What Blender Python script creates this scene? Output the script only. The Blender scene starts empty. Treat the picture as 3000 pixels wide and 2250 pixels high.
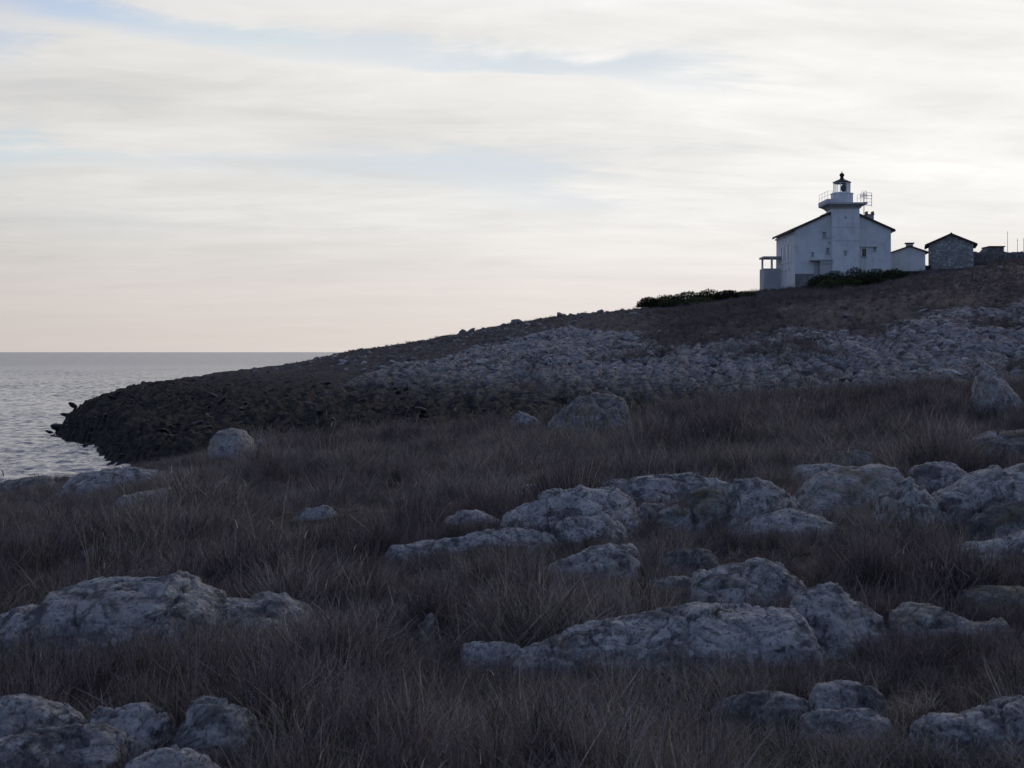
import bpy, bmesh, math, random
import numpy as np
from mathutils import Vector

random.seed(11)
rng = np.random.default_rng(11)
sc = bpy.context.scene
COL = sc.collection
R = math.radians

# ------------------------------------------------------------------ camera
EYE = 6.0                      # metres above the sea
FPX = 1407.0                   # focal length in pixels of a 1024 wide picture
HOR = 352.0                    # row of the horizon
cam_d = bpy.data.cameras.new('camera')
cam = bpy.data.objects.new('camera', cam_d)
COL.objects.link(cam)
cam.location = (0, 0, EYE)
cam.rotation_euler = (R(90), 0, 0)
cam_d.sensor_width = 36.0
cam_d.lens = FPX / 1024 * 36.0
cam_d.shift_y = -(384 - HOR) / 1024
cam_d.clip_start = 0.1
cam_d.clip_end = 200000
cam_d.dof.use_dof = True
cam_d.dof.focus_distance = 70.0
cam_d.dof.aperture_fstop = 14.0
sc.camera = cam

# ------------------------------------------------------------------ sky, sun, exposure
SUN_EL, SUN_AZ = R(17), R(24)
world = bpy.data.worlds.new('World')
sc.world = world
world.use_nodes = True


class N:
    """tiny node-tree writer"""
    def __init__(self, nt):
        self.nt = nt

    def new(self, kind, **kw):
        n = self.nt.nodes.new(kind)
        for k, v in kw.items():
            setattr(n, k, v)
        return n

    def put(self, sock, v):
        if hasattr(v, 'is_output'):
            self.nt.links.new(v, sock)
        else:
            sock.default_value = v

    def m(self, op, a, b=None, c=None, clamp=False):
        n = self.new('ShaderNodeMath', operation=op, use_clamp=clamp)
        self.put(n.inputs[0], a)
        if b is not None:
            self.put(n.inputs[1], b)
        if c is not None:
            self.put(n.inputs[2], c)
        return n.outputs[0]

    def vm(self, op, a, b=None):
        n = self.new('ShaderNodeVectorMath', operation=op)
        self.put(n.inputs[0], a)
        if b is not None:
            self.put(n.inputs[1], b)
        return n.outputs['Value' if op in ('DOT_PRODUCT', 'LENGTH') else 'Vector']

    def comb(self, x, y, z):
        n = self.new('ShaderNodeCombineXYZ')
        for s, v in zip(n.inputs, (x, y, z)):
            self.put(s, v)
        return n.outputs[0]

    def noise(self, vec, scale, detail=4, rough=0.5, dist=0.0, kind='Fac', lac=2.0):
        n = self.new('ShaderNodeTexNoise')
        if vec is not None:
            self.put(n.inputs['Vector'], vec)
        n.inputs['Scale'].default_value = scale
        n.inputs['Detail'].default_value = detail
        n.inputs['Roughness'].default_value = rough
        n.inputs['Lacunarity'].default_value = lac
        n.inputs['Distortion'].default_value = dist
        return n.outputs[kind]

    def mix(self, f, a, b, blend='MIX'):
        n = self.new('ShaderNodeMix', data_type='RGBA', blend_type=blend)
        self.put(n.inputs[0], f)
        for s, v in ((n.inputs[6], a), (n.inputs[7], b)):
            if hasattr(v, 'is_output'):
                self.put(s, v)
            else:
                s.default_value = (*v, 1) if len(v) == 3 else v
        return n.outputs[2]

    def ramp(self, f, lo, hi, a=0.0, b=1.0, smooth=True):
        n = self.new('ShaderNodeMapRange', interpolation_type='SMOOTHSTEP' if smooth else 'LINEAR')
        self.put(n.inputs[0], f)
        for i, v in enumerate((lo, hi, a, b)):
            self.put(n.inputs[1 + i], v)
        return n.outputs[0]


w = N(world.node_tree)
SKY_STRENGTH = 0.14
sky = w.new('ShaderNodeTexSky', sky_type='NISHITA', sun_disc=False)
sky.sun_elevation, sky.sun_rotation = SUN_EL, SUN_AZ
sky.air_density = 1.0
sky.dust_density = 1.0
sky.ozone_density = 3.0
tc = w.new('ShaderNodeTexCoord')
direc = tc.outputs['Generated']
sep = w.new('ShaderNodeSeparateXYZ')
w.put(sep.inputs[0], direc)
dx, dy, dz = sep.outputs
az = w.m('ARCTAN2', dx, dy)
el = w.m('ARCSINE', dz)
zc = w.m('ADD', w.m('MAXIMUM', dz, 0.0), 0.10)
px = w.m('DIVIDE', dx, zc)
py = w.m('DIVIDE', dy, zc)
# streaky high cloud on a flat layer
lay = w.comb(w.m('MULTIPLY', px, 0.55), w.m('MULTIPLY', py, 1.35), 0.0)
lay2 = w.comb(w.m('ADD', w.m('MULTIPLY', px, 0.8), w.m('MULTIPLY', py, 0.35)),
              w.m('SUBTRACT', w.m('MULTIPLY', py, 2.6), w.m('MULTIPLY', px, 0.5)), 4.3)
n_big = w.noise(lay, 1.0, 6, 0.55, 0.6)
n_fine = w.noise(lay2, 1.3, 8, 0.62, 1.1)
n_puff = w.noise(w.comb(w.m('MULTIPLY', px, 1.5), w.m('MULTIPLY', py, 1.9), 7.7), 1.5, 7, 0.58, 0.7)
n_raw = w.m('ADD', w.m('ADD', w.m('MULTIPLY', n_big, 0.46), w.m('MULTIPLY', n_fine, 0.27)), w.m('MULTIPLY', n_puff, 0.27))
n_mix = w.m('ADD', w.m('MULTIPLY', w.m('SUBTRACT', n_raw, 0.5), w.ramp(el, R(0.5), R(7.5), 0.22, 1.0)), 0.5)
warp = w.m('MULTIPLY', w.m('SUBTRACT', w.m('ADD', w.m('MULTIPLY', n_fine, 0.5), w.m('MULTIPLY', n_puff, 0.5)), 0.5), 0.09)
warp2 = w.m('MULTIPLY', w.m('SUBTRACT', n_big, 0.5), 0.05)
elw = w.m('ADD', el, w.m('ADD', w.m('MULTIPLY', warp, 0.55), w.m('MULTIPLY', warp2, 0.5)))
azw = w.m('ADD', az, w.m('MULTIPLY', warp, 2.5))
# where the clear sky shows between the sheets of cloud: (azimuth deg, elevation deg, half-widths, slope, amount)
GAPS = [(-16.0, 13.2, 5.5, 0.50, -0.07, 0.78), (-7.0, 12.1, 8.0, 0.42, -0.055, 0.75), (1.5, 11.6, 4.0, 0.55, -0.06, 0.75),
        (-20.5, 11.8, 2.6, 1.2, 0.0, 0.60), (6.5, 11.3, 4.2, 0.8, -0.10, 0.42), (9.0, 10.6, 4.0, 0.3, -0.06, 0.25),
        (-15.0, 7.75, 7.0, 0.55, -0.02, 0.55), (-21.0, 7.6, 3.0, 1.6, 0.0, 0.45), (-3.0, 7.2, 6.5, 0.70, -0.02, 0.62),
        (2.5, 6.1, 4.5, 0.7, -0.02, 0.50), (-15.5, 5.3, 5.0, 1.2, 0.0, 0.30), (5.0, 8.0, 6.0, 0.25, -0.03, 0.25)]
gap = None
for a0, e0, sa, se, sl, amt in GAPS:
    da = w.m('SUBTRACT', azw, R(a0))
    de = w.m('SUBTRACT', w.m('SUBTRACT', elw, R(e0)), w.m('MULTIPLY', da, sl))
    q = w.m('ADD', w.m('POWER', w.m('DIVIDE', da, R(sa)), 2.0), w.m('POWER', w.m('DIVIDE', de, R(se)), 2.0))
    g = w.m('MULTIPLY', w.m('EXPONENT', w.m('MULTIPLY', q, -1.0)), amt)
    gap = g if gap is None else w.m('ADD', gap, g)
thin = w.ramp(n_mix, 0.40, 0.60, 1.0, 0.0)
clear = w.m('MULTIPLY', w.ramp(w.m('ADD', gap, w.m('MULTIPLY', w.m('SUBTRACT', n_mix, 0.5), -1.8)), 0.05, 1.05), 0.88)
# over the rest of the sky the sheet is thinner and broken
# cloud is brightest round the hidden sun
sd = (math.sin(SUN_AZ) * math.cos(SUN_EL), math.cos(SUN_AZ) * math.cos(SUN_EL), math.sin(SUN_EL))
cs = w.m('MULTIPLY', w.m('ADD', w.vm('DOT_PRODUCT', direc, sd), 1.0), 0.5)
# the sheet breaks up overhead and away from the sun
away = w.m('MAXIMUM', w.ramp(cs, 0.80, 0.45, 0.0, 0.85), w.ramp(el, R(19), R(50), 0.0, 0.8))
clear = w.m('ADD', clear, w.m('MULTIPLY', away, w.m('ADD', w.m('MULTIPLY', thin, 0.5), 0.6)), clamp=True)
lum = w.m('ADD', w.m('MULTIPLY', w.m('POWER', w.m('MAXIMUM', cs, 0.0), 2.7), 0.76), 0.20)
lum = w.m('MULTIPLY', lum, w.m('ADD', w.m('MULTIPLY', n_mix, 1.0), 0.495))
lum = w.m('MULTIPLY', lum, w.ramp(el, R(-1), R(9), 0.93, 1.0))
tint = w.mix(w.ramp(el, R(0), R(6), 0.0, 1.0), (1.0, 0.90, 0.845), (1.0, 0.982, 0.955))
tint = w.mix(w.ramp(el, R(11), R(30), 0.0, 1.0), tint, (0.91, 0.95, 1.07))
tint = w.mix(w.ramp(cs, 0.55, 0.85, 1.0, 0.0), tint, (0.82, 0.89, 1.20))
lumv = w.comb(lum, lum, lum)
cloud = w.mix(1.0, tint, lumv, 'MULTIPLY')
cloud = w.mix(1.0, cloud, (1 / SKY_STRENGTH,) * 3, 'MULTIPLY')
blue = w.vm('MINIMUM', w.mix(1.0, sky.outputs[0], (1.0, 0.92, 1.14), 'MULTIPLY'), (0.67 / SKY_STRENGTH, 0.735 / SKY_STRENGTH, 0.80 / SKY_STRENGTH))   # veiled aureole
final = w.mix(clear, cloud, blue)
bg = world.node_tree.nodes['Background']
w.put(bg.inputs['Color'], final)
bg.inputs['Strength'].default_value = SKY_STRENGTH

sun_d = bpy.data.lights.new('sun', 'SUN')
sun_d.energy = 0.6
sun_d.angle = R(14)
sun_d.color = (1.0, 0.90, 0.78)
sun = bpy.data.objects.new('sun', sun_d)
COL.objects.link(sun)
sun.rotation_euler = Vector(sd).to_track_quat('Z', 'Y').to_euler()
sun.location = (30, 60, 60)

vs = sc.view_settings
sc.display_settings.display_device = 'sRGB'
vs.view_transform = 'Standard'
vs.look = 'None'
vs.exposure = 0.0
vs.gamma = 1.0
vs.use_curve_mapping = False
sc.cycles.max_bounces = 6
sc.cycles.diffuse_bounces = 3
sc.cycles.transparent_max_bounces = 8


# ------------------------------------------------------------------ noise in numpy
def _hash(ix, iy, iz, seed):
    h = (ix.astype(np.int64) * 374761393 + iy.astype(np.int64) * 668265263 + iz.astype(np.int64) * 2147483647 + seed * 974634777) & 0xFFFFFFFF
    h = ((h ^ (h >> 13)) * 1274126177) & 0xFFFFFFFF
    h = ((h ^ (h >> 16)) * 2246822519) & 0xFFFFFFFF
    return (h ^ (h >> 15)) & 0xFFFFFFFF


def vnoise(x, y, z, seed=0):
    """smooth value noise, about -1..1"""
    ix, iy, iz = np.floor(x), np.floor(y), np.floor(z)
    fx, fy, fz = x - ix, y - iy, z - iz
    fx, fy, fz = (f * f * f * (f * (f * 6 - 15) + 10) for f in (fx, fy, fz))
    out = 0
    for a in (0, 1):
        wx = fx if a else 1 - fx
        for b in (0, 1):
            wy = fy if b else 1 - fy
            for c in (0, 1):
                wz = fz if c else 1 - fz
                out = out + wx * wy * wz * (_hash(ix + a, iy + b, iz + c, seed) / 2147483647.5 - 1.0)
    return out


def fbm(x, y, z, octaves=4, gain=0.5, lac=2.07, seed=0, ridged=False):
    s, a, t = 0, 1.0, 0.0
    for k in range(octaves):
        v = vnoise(x + 17.3 * k, y - 9.1 * k, z + 4.7 * k, seed + k)
        if ridged:
            v = 1 - 2 * np.abs(v)
        s = s + a * v
        t += a
        a *= gain
        x, y, z = x * lac, y * lac, z * lac
    return s / t


def worley(x, y, z, seed=0):
    ix, iy, iz = np.floor(x), np.floor(y), np.floor(z)
    f1 = np.full(x.shape, 9.0)
    f2 = np.full(x.shape, 9.0)
    val = np.zeros(x.shape)
    for a in (-1, 0, 1):
        for b in (-1, 0, 1):
            for c in (-1, 0, 1):
                cx, cy, cz = ix + a, iy + b, iz + c
                d = ((cx + _hash(cx, cy, cz, seed) / 4294967295.0 - x) ** 2 + (cy + _hash(cx, cy, cz, seed + 7) / 4294967295.0 - y) ** 2
                     + (cz + _hash(cx, cy, cz, seed + 13) / 4294967295.0 - z) ** 2)
                f2 = np.where(d < f1, f1, np.minimum(f2, d))
                val = np.where(d < f1, _hash(cx, cy, cz, seed + 29) / 4294967295.0, val)
                f1 = np.minimum(f1, d)
    return np.sqrt(f1), np.sqrt(f2), val


def sstep(a, b, x):
    t = np.clip((x - a) / (b - a), 0, 1)
    return t * t * (3 - 2 * t)


# ------------------------------------------------------------------ object helpers
def tag(o, label=None, cat=None, group=None, kind=None):
    for k, v in (('label', label), ('category', cat), ('group', group), ('kind', kind)):
        if v:
            o[k] = v
    return o


def empty(name, loc, label, cat, group=None):
    o = bpy.data.objects.new(name, None)
    o.empty_display_size = 0.3
    COL.objects.link(o)
    o.location = loc
    return tag(o, label, cat, group)


def mesh_of(name, verts, faces, mat=None, smooth=False):
    me = bpy.data.meshes.new(name)
    verts = np.asarray(verts, dtype=np.float32)
    if isinstance(faces, np.ndarray):
        n, k = faces.shape
        me.vertices.add(len(verts))
        me.vertices.foreach_set('co', verts.ravel())
        me.loops.add(n * k)
        me.loops.foreach_set('vertex_index', faces.ravel().astype(np.int32))
        me.polygons.add(n)
        me.polygons.foreach_set('loop_start', np.arange(0, n * k, k, dtype=np.int32))
        me.update(calc_edges=True)
    else:
        me.from_pydata(verts.tolist(), [], faces)
    if smooth:
        me.polygons.foreach_set('use_smooth', [True] * len(me.polygons))
    if mat:
        me.materials.append(mat)
    me.update()
    return me


def put(name, me, parent=None, loc=None):
    o = bpy.data.objects.new(name, me)
    COL.objects.link(o)
    if parent:
        o.parent = parent
    if loc is not None:
        o.location = loc
    return o


def grid_faces(nr, nc, closed=False):
    i = np.arange(nr - 1)[:, None]
    j = np.arange(nc if closed else nc - 1)[None, :]
    j2 = (j + 1) % nc
    a = i * nc + j
    b = i * nc + j2
    return np.stack([a, b, b + nc, a + nc], -1).reshape(-1, 4)


class Bm:
    """collects simple solids into one mesh"""
    def __init__(self):
        self.v, self.f = [], []

    def add(self, vs, fs):
        n = len(self.v)
        self.v += [tuple(p) for p in vs]
        self.f += [tuple(i + n for i in f) for f in fs]
        return self

    def box(self, x0, x1, y0, y1, z0, z1):
        return self.add([(x0, y0, z0), (x1, y0, z0), (x1, y1, z0), (x0, y1, z0), (x0, y0, z1), (x1, y0, z1), (x1, y1, z1), (x0, y1, z1)],
                        [(0, 3, 2, 1), (4, 5, 6, 7), (0, 1, 5, 4), (1, 2, 6, 5), (2, 3, 7, 6), (3, 0, 4, 7)])

    def prism(self, pts, y0, y1):
        """outline in x,z pushed from y0 to y1 (outline counter-clockwise seen from -y)"""
        n = len(pts)
        vs = [(x, y0, z) for x, z in pts] + [(x, y1, z) for x, z in pts]
        fs = [tuple(range(n)), tuple(range(2 * n - 1, n - 1, -1))]
        fs += [(i, i + n, (i + 1) % n + n, (i + 1) % n) for i in range(n)]
        return self.add(vs, fs)

    def lathe(self, prof, n=16, cx=0, cy=0, rot=0.0, cap=True):
        vs, fs = [], []
        for r, z in prof:
            for k in range(n):
                a = rot + 2 * math.pi * k / n
                vs.append((cx + r * math.cos(a), cy + r * math.sin(a), z))
        for i in range(len(prof) - 1):
            for k in range(n):
                k2 = (k + 1) % n
                fs.append((i * n + k, i * n + k2, (i + 1) * n + k2, (i + 1) * n + k))
        if cap:
            fs.append(tuple(range(n - 1, -1, -1)))
            fs.append(tuple((len(prof) - 1) * n + k for k in range(n)))
        return self.add(vs, fs)

    def tube(self, p, q, r, n=8, r2=None):
        p, q = Vector(p), Vector(q)
        d = (q - p).normalized()
        u = d.orthogonal().normalized()
        v = d.cross(u)
        r2 = r if r2 is None else r2
        vs = []
        for c, rr in ((p, r), (q, r2)):
            for k in range(n):
                a = 2 * math.pi * k / n
                vs.append(c + u * (rr * math.cos(a)) + v * (rr * math.sin(a)))
        fs = [(k, (k + 1) % n, n + (k + 1) % n, n + k) for k in range(n)]
        fs += [tuple(range(n - 1, -1, -1)), tuple(range(n, 2 * n))]
        return self.add(vs, fs)

    def build(self, name, mat, parent=None, bevel=0.0):
        me = mesh_of(name, self.v, self.f, mat)
        bm = bmesh.new()
        bm.from_mesh(me)
        bmesh.ops.recalc_face_normals(bm, faces=bm.faces[:])
        if bevel:
            bmesh.ops.bevel(bm, geom=[e for e in bm.edges if len(e.link_faces) == 2 and e.calc_face_angle(0) > 0.5], offset=bevel, segments=1, affect='EDGES')
        bm.to_mesh(me)
        bm.free()
        return put(name, me, parent)


# ------------------------------------------------------------------ materials
def material(name, rough=0.9, spec=0.2):
    m = bpy.data.materials.new(name)
    m.use_nodes = True
    n = N(m.node_tree)
    b = m.node_tree.nodes['Principled BSDF']
    b.inputs['Roughness'].default_value = rough
    b.inputs['Specular IOR Level'].default_value = spec
    return m, n, b


def bump(n, b, height, strength=0.5, dist=0.05):
    k = n.new('ShaderNodeBump')
    k.inputs['Strength'].default_value = strength
    k.inputs['Distance'].default_value = dist
    n.put(k.inputs['Height'], height)
    n.put(b.inputs['Normal'], k.outputs[0])


def pos(n):
    return n.new('ShaderNodeNewGeometry').outputs['Position']


def make_rock_mat(name, ochre, dark, lift=1.0):
    m, n, b = material(name, 0.92, 0.15)
    p = pos(n)
    big = n.noise(p, 1.7, 5, 0.6)
    med = n.noise(p, 7.0, 6, 0.65, 0.4)
    fine = n.noise(p, 46.0, 5, 0.75)
    c = n.mix(n.ramp(med, 0.36, 0.64), (0.225 * lift, 0.215 * lift, 0.207 * lift), (0.45 * lift, 0.432 * lift, 0.41 * lift))
    c = n.mix(n.m('MULTIPLY', n.ramp(fine, 0.42, 0.66), 0.55), c, (0.60 * lift, 0.58 * lift, 0.55 * lift))
    # dark lichen crust in blotches
    lich = n.m('MULTIPLY', n.ramp(n.noise(p, 4.1, 7, 0.72, 0.8), 0.52 - dark * 0.10, 0.62 - dark * 0.06), 0.78)
    c = n.mix(lich, c, (0.075, 0.073, 0.075))
    spots = n.m('MULTIPLY', n.ramp(n.noise(p, 30.0, 4, 0.7), 0.54, 0.64), 0.75)
    c = n.mix(spots, c, (0.06, 0.058, 0.06))
    och = n.m('MULTIPLY', n.ramp(n.noise(p, 2.6, 6, 0.65, 0.5), 0.60 - ochre * 0.17, 0.72 - ochre * 0.10), 0.65)
    c = n.mix(och, c, (0.27 * lift, 0.215 * lift, 0.13 * lift))
    n.put(b.inputs['Base Color'], c)
    vor = n.new('ShaderNodeTexVoronoi', feature='F1')
    n.put(vor.inputs['Vector'], p)
    vor.inputs['Scale'].default_value = 16.0
    h = n.m('ADD', n.m('ADD', n.m('MULTIPLY', med, 1.0), n.m('MULTIPLY', fine, 0.35)), n.m('MULTIPLY', n.ramp(vor.outputs['Distance'], 0.0, 0.55), 0.35))
    bump(n, b, h, 1.0, 0.06)
    return m


ROCK = make_rock_mat('limestone', 0.15, 0.45, 0.98)
ROCK_PALE = make_rock_mat('limestone_pale', 0.0, 0.2, 1.1)
ROCK_MOSS = make_rock_mat('limestone_mossy', 0.9, 0.8, 0.72)
ROCK_OCHRE = make_rock_mat('limestone_ochre', 0.75, 0.2, 0.88)
ROCK_DARK = make_rock_mat('limestone_dark', 0.3, 1.1, 0.7)


def make_shore_mat():
    m, n, b = material('shore_rock_black', 0.7, 0.3)
    p = pos(n)
    c = n.mix(n.ramp(n.noise(p, 2.2, 6, 0.65), 0.35, 0.7), (0.023, 0.0205, 0.0195), (0.062, 0.056, 0.051))
    n.put(b.inputs['Base Color'], c)
    bump(n, b, n.noise(p, 6.0, 6, 0.7), 0.9, 0.12)
    return m


SHORE = make_shore_mat()


def make_ground_mat():
    m, n, b = material('hillside_ground', 0.95, 0.1)
    p = pos(n)
    sp = n.new('ShaderNodeSeparateXYZ')
    n.put(sp.inputs[0], p)
    at = n.new('ShaderNodeAttribute', attribute_name='rock')
    rk = at.outputs['Fac']
    st = n.vm('MULTIPLY', p, (1.0, 0.55, 2.5))
    a = n.noise(st, 0.55, 6, 0.68, 0.5)
    f = n.noise(st, 2.6, 5, 0.7, 0.3)
    soil = n.mix(n.ramp(a, 0.35, 0.65), (0.040, 0.035, 0.041), (0.068, 0.058, 0.064))
    soil = n.mix(n.m('MULTIPLY', n.ramp(n.noise(p, 0.9, 5, 0.65), 0.55, 0.68), 0.18), soil, (0.055, 0.058, 0.030))
    lime = n.mix(n.ramp(f, 0.35, 0.62), (0.11, 0.105, 0.105), (0.35, 0.34, 0.335))
    lime = n.mix(n.ramp(a, 0.55, 0.66), lime, (0.075, 0.065, 0.05))
    show = n.ramp(n.m('ADD', rk, n.m('MULTIPLY', n.m('SUBTRACT', f, 0.5), 1.2)), 0.30, 0.74)
    c = n.mix(show, soil, lime)
    # black crust of the splash zone, a belt above the sea
    wet = n.ramp(n.m('ADD', sp.outputs[2], n.m('MULTIPLY', n.m('SUBTRACT', a, 0.5), 2.2)), 3.0, 5.4, 1.0, 0.0)
    c = n.mix(wet, c, n.mix(n.ramp(f, 0.35, 0.7), (0.023, 0.0205, 0.0195), (0.062, 0.056, 0.051)))
    n.put(b.inputs['Base Color'], c)
    bump(n, b, n.m('ADD', f, n.m('MULTIPLY', n.noise(p, 9.0, 4, 0.7), 0.4)), 0.8, 0.22)
    return m


GROUND = make_ground_mat()


def make_soil_mat():
    m, n, b = material('dry_turf', 0.95, 0.1)
    p = pos(n)
    c = n.mix(n.ramp(n.noise(p, 3.0, 6, 0.7), 0.35, 0.65), (0.018, 0.015, 0.014), (0.042, 0.035, 0.031))
    n.put(b.inputs['Base Color'], c)
    bump(n, b, n.noise(p, 20.0, 5, 0.7), 0.8, 0.05)
    return m


SOIL = make_soil_mat()


def make_grass_mat(name, c1, c2, c3):
    m, n, b = material(name, 0.8, 0.12)
    p = pos(n)
    oi = n.new('ShaderNodeObjectInfo')
    at = n.new('ShaderNodeAttribute', attribute_name='shade')
    k = n.ramp(n.noise(p, 0.45, 5, 0.6), 0.36, 0.64)
    c = n.mix(k, c1, c2)
    c = n.mix(n.m('MULTIPLY', n.ramp(n.noise(p, 1.6, 4, 0.6), 0.5, 0.7), 0.6), c, c3)
    c = n.mix(n.m('MULTIPLY', n.ramp(oi.outputs['Random'], 0.72, 0.95), 0.5), c, tuple(min(0.4, q * f) for q, f in zip(c1, (1.45, 1.35, 1.10))))
    c = n.mix(n.m('MULTIPLY', n.ramp(oi.outputs['Random'], 0.30, 0.05), 0.55), c, tuple(q * f for q, f in zip(c3, (0.55, 0.60, 0.48))))
    v = n.m('MULTIPLY', n.m('ADD', n.m('MULTIPLY', at.outputs['Fac'], 1.45), 0.10), n.m('ADD', 0.62, n.m('MULTIPLY', oi.outputs['Random'], 0.75)))
    vv = n.comb(v, v, v)
    c = n.mix(1.0, c, vv, 'MULTIPLY')
    n.put(b.inputs['Base Color'], c)
    t = n.new('ShaderNodeBsdfTranslucent')
    n.put(t.inputs['Color'], c)
    mx = n.new('ShaderNodeMixShader')
    mx.inputs[0].default_value = 0.20
    n.put(mx.inputs[1], b.outputs[0])
    n.put(mx.inputs[2], t.outputs[0])
    n.put(m.node_tree.nodes['Material Output'].inputs[0], mx.outputs[0])
    return m


GRASS = make_grass_mat('dry_grass', (0.255, 0.222, 0.205), (0.178, 0.152, 0.150), (0.225, 0.205, 0.155))
STALK = make_grass_mat('pale_stalk', (0.25, 0.21, 0.165), (0.20, 0.165, 0.135), (0.24, 0.205, 0.155))
HEATH = make_grass_mat('heather', (0.135, 0.108, 0.115), (0.155, 0.126, 0.130), (0.140, 0.132, 0.095))
LEAF = make_grass_mat('evergreen_leaf', (0.058, 0.068, 0.034), (0.046, 0.056, 0.028), (0.072, 0.070, 0.036))


def make_plaster(name, base, stain, amt):
    m, n, b = material(name, 0.85, 0.2)
    p = pos(n)
    run = n.noise(n.vm('MULTIPLY', p, (1.6, 1.6, 0.22)), 1.3, 5, 0.65, 0.2)
    blot = n.noise(p, 0.9, 6, 0.65, 0.4)
    c = n.mix(n.m('MULTIPLY', n.ramp(blot, 0.45, 0.68), amt), base, stain)
    c = n.mix(n.m('MULTIPLY', n.ramp(run, 0.5, 0.72), amt), c, stain)
    n.put(b.inputs['Base Color'], c)
    bump(n, b, n.noise(p, 14.0, 4, 0.6), 0.25, 0.02)
    return m


WHITE = make_plaster('white_render', (0.70, 0.70, 0.69), (0.50, 0.49, 0.48), 0.55)
WHITE2 = make_plaster('tower_render', (0.75, 0.75, 0.74), (0.52, 0.515, 0.51), 0.6)
GREYR = make_plaster('grey_render', (0.48, 0.48, 0.475), (0.32, 0.32, 0.31), 0.6)


def make_stone_wall(name, c1, c2, cm, scale):
    m, n, b = material(name, 0.92, 0.15)
    p = pos(n)
    v = n.new('ShaderNodeTexVoronoi', feature='F1')
    n.put(v.inputs['Vector'], n.vm('MULTIPLY', p, (1.0, 1.0, 1.5)))
    v.inputs['Scale'].default_value = scale
    v.inputs['Randomness'].default_value = 0.85
    e = n.new('ShaderNodeTexVoronoi', feature='DISTANCE_TO_EDGE')
    n.put(e.inputs['Vector'], n.vm('MULTIPLY', p, (1.0, 1.0, 1.5)))
    e.inputs['Scale'].default_value = scale
    e.inputs['Randomness'].default_value = 0.85
    hs = n.new('ShaderNodeSeparateColor')
    n.put(hs.inputs[0], v.outputs['Color'])
    c = n.mix(hs.outputs[0], c1, c2)
    j = n.ramp(e.outputs['Distance'], 0.02, 0.10)
    c = n.mix(j, cm, c)
    c = n.mix(n.m('MULTIPLY', n.ramp(n.noise(p, 0.8, 5, 0.6), 0.5, 0.65), 0.6), c, cm)
    n.put(b.inputs['Base Color'], c)
    bump(n, b, n.m('ADD', j, n.noise(p, 9, 4, 0.6)), 0.7, 0.06)
    return m


RUBBLE = make_stone_wall('rubble_stone', (0.24, 0.23, 0.225), (0.52, 0.51, 0.50), (0.25, 0.235, 0.22), 2.6)
PLINTH = make_stone_wall('plinth_stone', (0.22, 0.22, 0.22), (0.34, 0.33, 0.33), (0.19, 0.19, 0.19), 2.0)


def plain(name, c, rough=0.7, spec=0.3, metal=0.0):
    m, n, b = material(name, rough, spec)
    p = pos(n)
    f = n.noise(p, 5.0, 4, 0.6)
    n.put(b.inputs['Base Color'], n.mix(f, tuple(x * 0.75 for x in c), tuple(x * 1.2 for x in c)))
    b.inputs['Metallic'].default_value = metal
    return m


ROOFM = plain('roof_tile', (0.075, 0.052, 0.043), 0.85)
DARKM = plain('dark_iron', (0.018, 0.018, 0.020), 0.55)
GREYM = plain('galvanised', (0.30, 0.30, 0.31), 0.5)
SHUTTER = plain('grey_shutter', (0.42, 0.43, 0.45), 0.7)
FRAMEW = plain('white_paint', (0.82, 0.82, 0.81), 0.5)
WOOD = plain('dark_wood', (0.035, 0.028, 0.024), 0.8)


def make_glass(name, tintc, alpha):
    m = bpy.data.materials.new(name)
    m.use_nodes = True
    nt = m.node_tree
    n = N(nt)
    nt.nodes.remove(nt.nodes['Principled BSDF'])
    t = n.new('ShaderNodeBsdfTransparent')
    t.inputs[0].default_value = (*tintc, 1)
    g = n.new('ShaderNodeBsdfGlossy')
    g.inputs['Roughness'].default_value = 0.03
    g.inputs['Color'].default_value = (0.9, 0.9, 0.9, 1)
    fr = n.new('ShaderNodeFresnel')
    fr.inputs[0].default_value = 1.45
    mx = n.new('ShaderNodeMixShader')
    n.put(mx.inputs[0], n.m('ADD', fr.outputs[0], alpha, clamp=True))
    n.put(mx.inputs[1], t.outputs[0])
    n.put(mx.inputs[2], g.outputs[0])
    n.put(nt.nodes['Material Output'].inputs[0], mx.outputs[0])
    return m


GLASS = make_glass('lantern_glass', (0.93, 0.94, 0.95), 0.0)
PANE, _n, _b = material('window_glass', 0.06, 0.6)
_n.put(_b.inputs['Base Color'], _n.mix(_n.noise(pos(_n), 2.0, 2), (0.012, 0.014, 0.02), (0.03, 0.034, 0.045)))


# ------------------------------------------------------------------ lie of the land
# each column: bearing (as picture column of the camera), then (distance, metres below the eye)
def V(v, y):
    return (y, (v - HOR) / FPX * y)


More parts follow.
